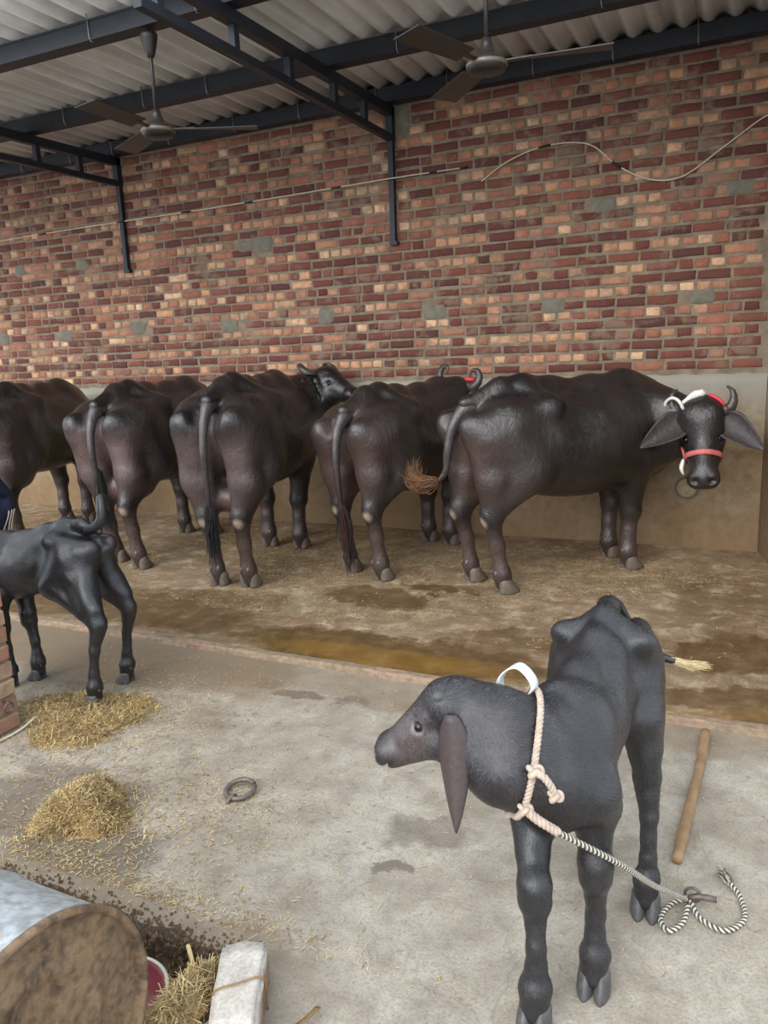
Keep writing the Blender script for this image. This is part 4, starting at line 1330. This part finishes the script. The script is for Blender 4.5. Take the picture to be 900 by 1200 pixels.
knot('end_knot', te[-1], .015, 'rope_pale', col)
kl = lpw[low] + out * .014
knot('lower_knot', kl, .015, 'rope_pale', col)
t0 = spline([kl, kl + (.035, .0, -.022), kl + (.075, .02, -.055)], 12)
rope('spliced_tail', t0, .0108, ['rope_pale'], col, 3, .034)
PEG = np.array([-.075, 2.16, 0.0])
tp = spline([t0[-1], (-.225, 1.73, .40), (-.16, 1.93, .21), PEG + (-.012, -.01, .022)], 60)
rope('tether', tp, .0072, ['rope_light', 'rope_dark'], col, 4, .030)
lo = spline([PEG + (-.01, 0, .02), PEG + (-.05, -.03, .012), PEG + (-.075, -.10, .009), PEG + (-.05, -.145, .009), PEG + (-.015, -.10, .012), PEG + (-.005, -.03, .020)], 40)
rope('loop', lo, .0072, ['rope_light', 'rope_dark'], col, 4, .030)
en = spline([PEG + (.0, -.01, .018), PEG + (.03, -.06, .009), PEG + (.095, -.085, .009), PEG + (.145, -.02, .009), PEG + (.135, .07, .009), PEG + (.105, .125, .012)], 50)
rope('free_end', en, .0072, ['rope_light', 'rope_dark'], col, 4, .030)
strands('frayed_tip', None, [en[-1], en[-1] + (-.018, .03, .006), en[-1] + (-.035, .055, .002)], 1, 60, .010, ['rope_dark', 'rope_light'], col, r=.0011)

pg = empty('iron_peg', tuple(PEG)); tag(pg, 'short steel peg in the floor holding the tether rope', 'peg')
m = MB(); m.tube([(-.01, .01, -.03), (0, .01, .018), (.02, .012, .026), (.07, .02, .022)], .0095, 10); m.build('shank', MAT['iron'], pg, True)
m = MB(); m.tube([(.005 + .022 * math.cos(t), .012 + .004, .024 + .022 * math.sin(t)) for t in np.linspace(0, 2 * PI, 20)], .0045, 6, caps=False); m.build('eye_ring', MAT['iron'], pg, True)

# white strip tied behind the calf's neck
st = empty('neck_strip', (0, 0, 0)); tag(st, 'stiff white plastic strip looped up behind the calf neck', 'strip')
def ribbon(name, path, w, side, mat, parent, th=.0015):
    return link(name, ribbon_mesh(path, w, side, th), MAT[mat], parent, True)
MAT['plastic'] = simple('white_plastic', lin((222, 226, 226)), .35, 0, .08, 60, .2)
a0 = np.array([-.478, 1.745, .795])
lpth = spline([a0 + (-.045, .01, -.005), a0 + (-.052, .005, .035), a0 + (-.03, 0, .072), a0 + (.0, 0, .085), a0 + (.028, .0, .062), a0 + (.036, .005, .03), a0 + (.012, .005, .0), a0 + (-.008, .0, -.022)], 36)
ribbon('loop', lpth, .026, (.5, 1, .25), 'plastic', st)

# ------------------------------------------------------------------ straw
def blades(mb, P, L, flat=.25, w=(.0007, .0016), tilt=None):
    n = len(P)
    for i in range(n):
        a = rng.random() * 2 * PI; el = rng.normal() * flat
        l = L[i] if not np.isscalar(L) else L * rng.uniform(.5, 1.4)
        d = np.array([math.cos(a) * math.cos(el), math.sin(a) * math.cos(el), math.sin(el)])
        s = np.array([-math.sin(a), math.cos(a), 0]); ww = rng.uniform(*w)
        p = P[i]; h = d * l / 2
        dn = np.array([0, 0, -ww])
        z = min(p[2] - abs(h[2]), 1e9)
        mb.add([p - h - s * ww, p - h * .9 + s * ww, p + h + s * ww * .6, p + h - s * ww * .6, p + dn], [(0, 3, 2, 1), (0, 1, 4), (1, 2, 4), (2, 3, 4), (3, 0, 4)])

def heap(name, cx, cy, rx, ry, hgt, nb, L, label, mats, seed):
    g = np.random.default_rng(seed)
    mb = MB(); n = 26
    vs = []; rings = 7
    def hz(u): return hgt * max(0.0, 1 - u * u) ** .9
    for r in range(rings + 1):
        u = r / rings
        for k in range(n):
            th = 2 * PI * k / n; e = 1 + .18 * math.sin(3 * th + seed) + .1 * math.sin(7 * th)
            vs.append((cx + rx * u * e * math.cos(th), cy + ry * u * e * math.sin(th), hz(u) * .86 + g.normal() * hgt * .04 * (u < 1) - (.003 if u == 1 else 0)))
    fs = [(r * n + k, r * n + (k + 1) % n, (r + 1) * n + (k + 1) % n, (r + 1) * n + k) for r in range(rings) for k in range(n)]
    mb.cur = 1; mb.add(vs, [f[::-1] for f in fs])
    P = []
    for i in range(nb):
        th = g.random() * 2 * PI; u = min(1.5, math.sqrt(g.random()) * 1.05 + abs(g.normal()) * .05) if g.random() < .85 else g.random() * 1.9
        e = 1 + .18 * math.sin(3 * th + seed)
        P.append((cx + rx * u * e * math.cos(th), cy + ry * u * e * math.sin(th), (hz(u) * .9 if u < 1 else 0) + .004 + g.random() * .02 * (u < 1)))
    P = np.array(P)
    mb.cur = 0; blades(mb, P[: int(nb * .5)], L, .35); mb.cur = 1; blades(mb, P[int(nb * .5):], L, .35)
    o = mb.build(name, [MAT[q] for q in mats]); tag(o, label, 'straw', kind='stuff')
    return o
heap('straw_heap', -2.17, 1.83, .155, .16, .12, 7000, .034, 'small mound of chopped straw on the yard floor edge', ['straw', 'straw_dark'], 2)
heap('straw_heap', -2.80, 2.42, .32, .25, .022, 7000, .032, 'flat golden straw heap spread between pillar and left calf', ['straw', 'straw_dark'], 5)

def scatter(name, n, samp, L, label, mats, flat=.08, w=(.0008, .0016)):
    mb = MB(); P = []
    while len(P) < n:
        q = samp()
        if q is None: continue
        P.append((q[0], q[1], .0035 + random.random() * .002))
    P = np.array(P)
    k = int(n * .6)
    mb.cur = 0; blades(mb, P[:k], L, flat, w); mb.cur = 1; blades(mb, P[k:], L, flat, w)
    o = mb.build(name, [MAT[q] for q in mats]); tag(o, label, 'straw', kind='stuff')
def s_yard():
    u = random.random()
    if u < .40: x, y = random.gauss(-2.65, .35), random.gauss(2.45, .28)
    elif u < .60: x, y = random.gauss(-2.0, .35), random.gauss(1.85, .22)
    elif u < .72: x, y = -1.75 + random.gauss(0, .40), 1.56 + abs(random.gauss(0, .06))
    elif u < .80: x, y = random.gauss(-1.75, .2), random.gauss(2.05, .15)
    else: x, y = random.uniform(-3.4, .3), random.uniform(1.55, 3.2)
    if y > 3.26 or y < 1.5 or (x < -3.0 and y < 2.28): return None
    return x, y
scatter('scattered_straw', 7500, s_yard, .017, 'loose straw stalks scattered over the concrete yard', ['straw', 'straw_dark'])
def s_stall():
    u = random.random()
    if u < .5: x, y = random.uniform(-7, .2), random.gauss(5.4, .55)
    else: x, y = random.uniform(-7, .2), random.uniform(3.9, 6.2)
    if not 3.45 < y < 6.26: return None
    if vnoise(np.array([[x, y, 0.0]]), 1.3)[0] + vnoise(np.array([[x, y, 3.0]]), 5)[0] * .6 + random.gauss(0, .18) < -.05: return None
    return x, y
scatter('stall_chaff', 16000, s_stall, .020, 'pale straw chaff strewn over the wet stall floor', ['straw', 'straw_dark'], .06, (.0013, .0028))

# ------------------------------------------------------------------ puddles
t = NT('murky_puddle'); v = t.coord(); n1 = t.noise(v, 2.5, 4)
t.set('Base Color', t.ramp(n1, [(.3, lin((120, 88, 36))), (.7, lin((150, 116, 56)))])); t.set('Roughness', .06); t.set('Alpha', .10)
t.bump(t.noise(v, 5, 3), .04, .01)
MAT['puddle'] = t.m
def puddle(outline, label, nz=.05, seed=1):
    g = random.Random(seed)
    P = spline(list(outline) + [outline[0]], 90)[:-1]
    c = P.mean(0); R = []
    for i, p in enumerate(P):
        k = 1 + .07 * math.sin(i * .55 + seed) + .06 * math.sin(i * 1.31 + seed * 2) + g.uniform(-.03, .03)
        R.append(c + (p - c) * k)
    n = len(R); vs = [(p[0], p[1], .0008) for p in R] + [(c[0] + (p[0] - c[0]) * .97, c[1] + (p[1] - c[1]) * .97, .0032) for p in R]
    m = MB(); m.add(vs, [(k, (k + 1) % n, n + (k + 1) % n, n + k) for k in range(n)] + [tuple(n + k for k in range(n))])
    o = m.build('puddle', MAT['puddle']); tag(o, label, 'puddle'); return o
puddle([(-2.72, 3.43), (-2.2, 3.41), (-1.6, 3.42), (-1.12, 3.43), (-.98, 3.55), (-1.25, 3.66), (-1.62, 3.72), (-2.0, 3.78), (-2.35, 3.68), (-2.7, 3.58)], 'yellowish puddle along the kerb left of the foreground calf', seed=3)

# ------------------------------------------------------------------ brick pillar
pil = empty('brick_pillar', (-3.175, 2.075, 0)); tag(pil, 'rough red brick pillar at the left edge of the yard', 'pillar')
m = MB(); m.box(-.165, .165, -.165, .165, 0, 1.62); m.build('core', MAT['mortar'], pil)
def boxbrick(seed):
    q = random.Random(seed); j = lambda a: q.uniform(-a, a)
    bm = bmesh.new(); bmesh.ops.create_cube(bm, size=1)
    for vtx in bm.verts: vtx.co = Vector((vtx.co.x * .218 + j(.004), vtx.co.y * .106 + j(.003), vtx.co.z * .070 + j(.003)))
    bmesh.ops.bevel(bm, geom=bm.edges[:], offset=.006, segments=1, affect='EDGES')
    me = bpy.data.meshes.new('brick'); bm.to_mesh(me); bm.free(); me.materials.append(MAT['brick_o']); return me
pb = [boxbrick(i) for i in range(5)]
for r in range(19):
    for k in range(4):
        a = k * PI / 2 + (PI / 2 if r % 2 else 0)
        o = bpy.data.objects.new('brick', random.choice(pb)); COL.objects.link(o); o.parent = pil
        sgn = 1 if r % 2 else -1
        lx, ly = sgn * .06, .122
        o.location = (lx * math.cos(a) - ly * math.sin(a), lx * math.sin(a) + ly * math.cos(a), .045 + r * .083)
        o.rotation_euler = (0, 0, a)
        c = np.array(random.choice([(172, 126, 102), (180, 136, 112), (162, 114, 94), (156, 120, 102), (178, 150, 126)])) * random.uniform(.9, 1.05)
        o.color = (*lin(c), 1)
pr = empty('pillar_ring', (-2.985, 2.175, .148)); tag(pr, 'small iron ring fixed low on the brick pillar', 'ring')
m = MB(); m.tube([(.012, .024 * math.cos(t), -.014 + .024 * math.sin(t)) for t in np.linspace(0, 2 * PI, 26)], .005, 7, caps=False); m.build('ring', MAT['iron'], pr, True)
m = MB(); m.tube([(-.02, 0, .01), (.014, 0, .012), (.018, 0, .004)], .006, 7); m.build('staple', MAT['iron'], pr, True)
m = MB(); m.tube(spline([(-2.985, 1.95, .02), (-2.965, 2.08, .012), (-2.96, 2.2, .012), (-2.965, 2.30, .03)], 20), .006, 7)
o = m.build('hose_piece', MAT['wire'], None, True); tag(o, 'thin pale cord lying at the foot of the brick pillar', 'cord')

# ------------------------------------------------------------------ floor ring, stick
fr = empty('floor_ring', (-1.70, 2.16, 0)); tag(fr, 'rusty iron tether ring lying on the pale floor', 'ring')
m = MB(); tt = np.linspace(.35, 2 * PI + .1, 40)
m.tube([(.055 * math.cos(t + .6), .055 * math.sin(t + .6), .011 + .014 * (1 + math.sin(t + .6)) * .5) for t in tt], .0095, 10); m.build('ring', MAT['iron'], fr, True)
m = MB(); m.tube([(-.01, -.085, -.02), (-.006, -.07, .012), (0, -.05, .022), (.004, -.035, .012)], .008, 8); m.build('staple', MAT['iron'], fr, True)
m = MB(); P = spline([(-.085, 3.22, .022), (-.092, 2.95, .021), (-.105, 2.65, .019), (-.128, 2.33, .019)], 30)
P += np.stack([np.sin(np.linspace(0, 7, 30)) * .003, np.zeros(30), np.zeros(30)], 1)
m.tube(P, [.0185 + .0008 * math.sin(i * 1.3) + .0015 * math.sin(i * .35) for i in range(30)], 10)
o = m.build('wooden_stick', MAT['wood'], None, True); tag(o, 'straight wooden stick lying on the floor right of the foreground calf', 'stick')

# ------------------------------------------------------------------ drum, basin, block
def m_drum():
    t = NT('drum_paint'); v = t.coord(); n1 = t.noise(v, 6, 6, .65); n2 = t.noise(v, 40, 4)
    c = t.ramp(n1, [(.35, lin((158, 168, 176))), (.55, lin((196, 202, 204))), (.7, lin((160, 150, 138)))])
    t.set('Base Color', t.mix(t.ramp(n2, [(.35, .5), (.6, 0.0)]), c, lin((120, 104, 86)))); t.set('Roughness', .42); t.set('Metallic', .35); t.bump(n1, .1, .01); return t.m
def m_drumend():
    t = NT('drum_end_mud'); v = t.coord(); n1 = t.noise(v, 9, 7, .7, .5); n2 = t.noise(v, 38, 5)
    c = t.ramp(n1, [(.34, lin((62, 50, 42))), (.46, lin((122, 98, 74))), (.62, lin((142, 116, 88))), (.72, lin((110, 80, 62)))])
    t.set('Base Color', t.mix(t.ramp(n2, [(.36, .6), (.55, 0.0)]), c, lin((70, 58, 48)))); t.set('Roughness', .75); t.bump(n1, .5, .02); return t.m
MAT['drum'] = m_drum(); MAT['drum_end'] = m_drumend()
DR = .314
dr = empty('steel_drum', (-1.28, .875, .215)); tag(dr, 'blue-grey steel drum lying on its side with a muddy end', 'drum')
def xl(prof, n=64):
    m = MB(); m.lathe(prof, n); m.v = [(p[2], p[0], p[1]) for p in m.v]; return m
prof = [(DR - .012, -.90), (DR, -.885)]
for xx in (-.62, -.32): prof += [(DR, xx - .02), (DR + .006, xx), (DR, xx + .02)]
prof += [(DR - .002, -.03), (DR - .004, -.014)]
xl(prof).build('shell', MAT['drum'], dr, True)
xl([(DR - .003, -.016), (DR + .004, -.010), (DR + .006, 0.0), (DR + .003, .008), (DR - .006, .010), (DR - .012, .004), (DR - .013, -.018)]).build('rim', MAT['drum_end'], dr, True)
o = xl([(DR - .0125, -.018), (DR - .03, -.022), (DR * .62, -.020), (DR * .60, -.016), (DR * .57, -.016), (DR * .55, -.020), (DR * .2, -.021), (.0005, -.021)]).build('end_plate', MAT['drum_end'], dr, True)
xl([(.0005, -.90), (DR - .012, -.90)]).build('far_plate', MAT['drum_end'], dr)

MAT['red_plastic'] = simple('red_plastic', lin((142, 66, 72)), .5, 0, .25, 12, .2)
MAT['pale_rim'] = simple('pale_rim_plastic', lin((196, 190, 176)), .55, 0, .15, 20, .1)
bs = empty('plastic_basin', (-1.475, 1.255, PITZ + .054)); tag(bs, 'red plastic basin with a pale rim wedged beside the drum', 'basin')
m = MB(); m.lathe([(.0005, -.075), (.10, -.07), (.14, -.03), (.165, .03), (.172, .05), (.166, .05), (.158, .03), (.133, -.026), (.095, -.062), (.0005, -.066)], 40); b1 = m.build('bowl', MAT['red_plastic'], bs, True)
m = MB(); m.tube([(.172 * math.cos(t), .172 * math.sin(t), .052) for t in np.linspace(0, 2 * PI, 50)], .007, 8, caps=False); m.build('rim', MAT['pale_rim'], bs, True)
bs.scale = (.80, .80, .62)

def m_block():
    t = NT('whitened_brick'); v = t.coord(); n1 = t.noise(v, 16, 7, .65); n2 = t.noise(v, 90, 4)
    sx = t.n('SeparateXYZ'); tc = t.n('TexCoord'); t.l(tc.outputs['Object'], sx.inputs[0])
    c = t.ramp(n1, [(.3, lin((170, 160, 150))), (.6, lin((206, 200, 190)))])
    side = t.math('ADD', sx.outputs[2], t.math('MULTIPLY', n1, .05))
    c = t.mix(t.ramp(side, [(.082, 1.0), (.10, 0.0)]), c, lin((156, 120, 96)))
    t.set('Base Color', t.mix(t.ramp(n2, [(.35, .4), (.55, 0.0)]), c, lin((140, 124, 108)))); t.set('Roughness', .9); t.bump(n1, .5, .01); return t.m
MAT['block'] = m_block()
bm = bmesh.new(); bmesh.ops.create_cube(bm, size=1)
for vv in bm.verts: vv.co = Vector((vv.co.x * .118 + random.uniform(-.006, .006), vv.co.y * .30, (vv.co.z + .5) * .098))
bmesh.ops.subdivide_edges(bm, edges=bm.edges[:], cuts=5, use_grid_fill=True)
bmesh.ops.bevel(bm, geom=[e for e in bm.edges if e.calc_face_angle(0) > .5], offset=.008, segments=2, affect='EDGES')
co = np.array([v.co[:] for v in bm.verts]); dn = vnoise(co, 22) * .012
for vv, d in zip(bm.verts, dn):
    if vv.co.z > .005: vv.co += Vector((vv.co.x, vv.co.y * .3, vv.co.z - .05)).normalized() * d
me = bpy.data.meshes.new('body'); bm.to_mesh(me); bm.free()
bl = empty('brick_block', (-1.100, 1.315, 0), math.radians(29)); tag(bl, 'whitened old brick lying on the floor beside the drum', 'brick')
link('body', me, MAT['block'], bl, True)
m = MB(); w_ = .063; pts = [(-w_, -.02, .0), (-w_ - .002, -.022, .06), (-w_ + .006, -.02, .103), (0, -.005, .106), (w_ - .004, .012, .103), (w_ + .003, .015, .06), (w_ + .004, .014, .0)]
m.tube(spline(pts, 30), .0025, 6); m.build('twine', MAT['straw_dark'], bl, True)
heap('damp_straw_tangle', -1.255, 1.27, .055, .13, .06, 900, .06, 'tangle of damp straw between basin and whitened brick', ['straw_dark', 'straw'], 9)
m = MB(); m.tube([(-1.30, 1.40, PITZ), (-1.305, 1.37, .10)], .006, 7); o = m.build('reed_stalk', MAT['straw'], None, True); tag(o, 'single upright straw reed leaning at the floor edge', 'stalk')
lf = empty('dry_leaf', (-.955, 1.29, .012), .5); tag(lf, 'curled dry leaf strip on the floor beside the whitened brick', 'leaf')
ribbon('blade', spline([(-.05, -.03, 0), (0, 0, .014), (.05, .03, .02), (.085, .075, .012)], 16), .016, (1, -1, .4), 'straw_dark', lf, .0012)

# ------------------------------------------------------------------ crouching person at the far left
MAT['navy'] = simple('navy_tracksuit', lin((30, 38, 66)), .7, 0, .25, 20, .2)
MAT['stripe'] = simple('white_stripe', lin((214, 206, 196)), .7, 0, .08, 20, 0)
MAT['person_skin'] = simple('person_skin', lin((128, 86, 64)), .5, 0, .1, 20, .1)
MAT['black_hair'] = simple('black_hair', (.01, .01, .01), .5, 0, .2, 60, .4)
pp = empty('person', (-5.475, 3.89, 0), math.radians(115)); tag(pp, 'person in navy clothes with white side stripes crouching at the left edge', 'person')
pp.scale = (.95, .95, .95)
S = Body()
S.ell((-.10, 0, .38), (.16, .19, .15), .06); S.chain([(-.10, 0, .42), (.02, 0, .62), (.12, 0, .80)], [.15, .15, .15], .06)
for s in (-1, 1):
    S.cone((.12, s * .05, .86), (.12, s * .18, .82), .08, .07, .05)
    S.chain([(-.06, s * .12, .36), (.30, s * .19, .54)], [.10, .075], .05)
    S.chain([(.30, s * .19, .54), (.12, s * .17, .10)], [.075, .055], .03)
    S.chain([(.12, s * .20, .82), (.32, s * .22, .64), (.50, s * .12, .58)], [.065, .05, .04], .03)
me = S.mesh('tracksuit', .014, 2, noise=((9, .02),)); su = link('tracksuit', me, MAT['navy'], pp)
K = Body()
K.cone((.14, 0, .86), (.20, 0, .98), .05, .05, .03); K.ell((.235, 0, 1.08), (.095, .075, .115), .03); K.cone((.29, 0, 1.02), (.27, 0, .99), .04, .035, .03); K.cone((.325, 0, 1.08), (.335, 0, 1.05), .012, .015, .015)
for s in (-1, 1):
    K.ell((.22, s * .078, 1.07), (.02, .012, .03), .01)
    K.chain([(.48, s * .125, .585), (.55, s * .10, .575)], [.032, .036], .02)
    for f_ in range(4): K.chain([(.56, s * (.085 + .018 * f_), .585 - .004 * f_), (.61, s * (.078 + .016 * f_), .565), (.605, s * (.07 + .015 * f_), .53)], [.0095, .009, .008], .004)
    K.chain([(.53, s * .075, .58), (.565, s * .05, .56), (.585, s * .05, .54)], [.011, .010, .009], .004)
    K.chain([(.11, s * .17, .07), (.16, s * .175, .045), (.28, s * .19, .032)], [.045, .042, .03], .03)
me = K.mesh('body', .009, 1); link('body', me, MAT['person_skin'], pp)
Hh = Body(); Hh.ell((.215, 0, 1.115), (.10, .085, .10), .03); Hh.ell((.33, 0, 1.06), (.07, .10, .08), .02, sub=True)
link('hair', Hh.mesh('hair', .012, 1), MAT['black_hair'], pp)
for s in (-1, 1):
    for k in (-1, 0, 1):
        path = []
        for u in np.linspace(0, 1, 16):
            c = np.array((.28, s * .19, .52)) * (1 - u) + np.array((.125, s * .17, .12)) * u + np.array((k * .036, 0, 0))
            path.append(S.march(c + np.array([-.02, s * .25, 0]), (.02, -s, 0), .003))
        ribbon('stripe', path, .020, (1, 0, -.1), 'stripe', su, .002)

# round drain cap on the plaster wall
dc = empty('round_wall_plug', (-.385, WY - .012, .475)); tag(dc, 'round pale plug set in the plaster wall below the haltered head', 'plug')
m = MB(); m.lathe([(.0005, .022), (.055, .020), (.072, .012), (.078, -.004)], 28); m.v = [(p[0], -p[2], p[1]) for p in m.v]
MAT['cap'] = simple('pale_cap', lin((172, 154, 126)), .85, 0, .2, 25, .4)
o = m.build('disc', MAT['cap'], dc, True); fixnormals(o.data)
m = MB(); m.tube([(.084 * math.cos(t), -.004, .084 * math.sin(t)) for t in np.linspace(0, 2 * PI, 40)], .007, 6, caps=False); m.build('raised_rim', MAT['cement'], dc, True)
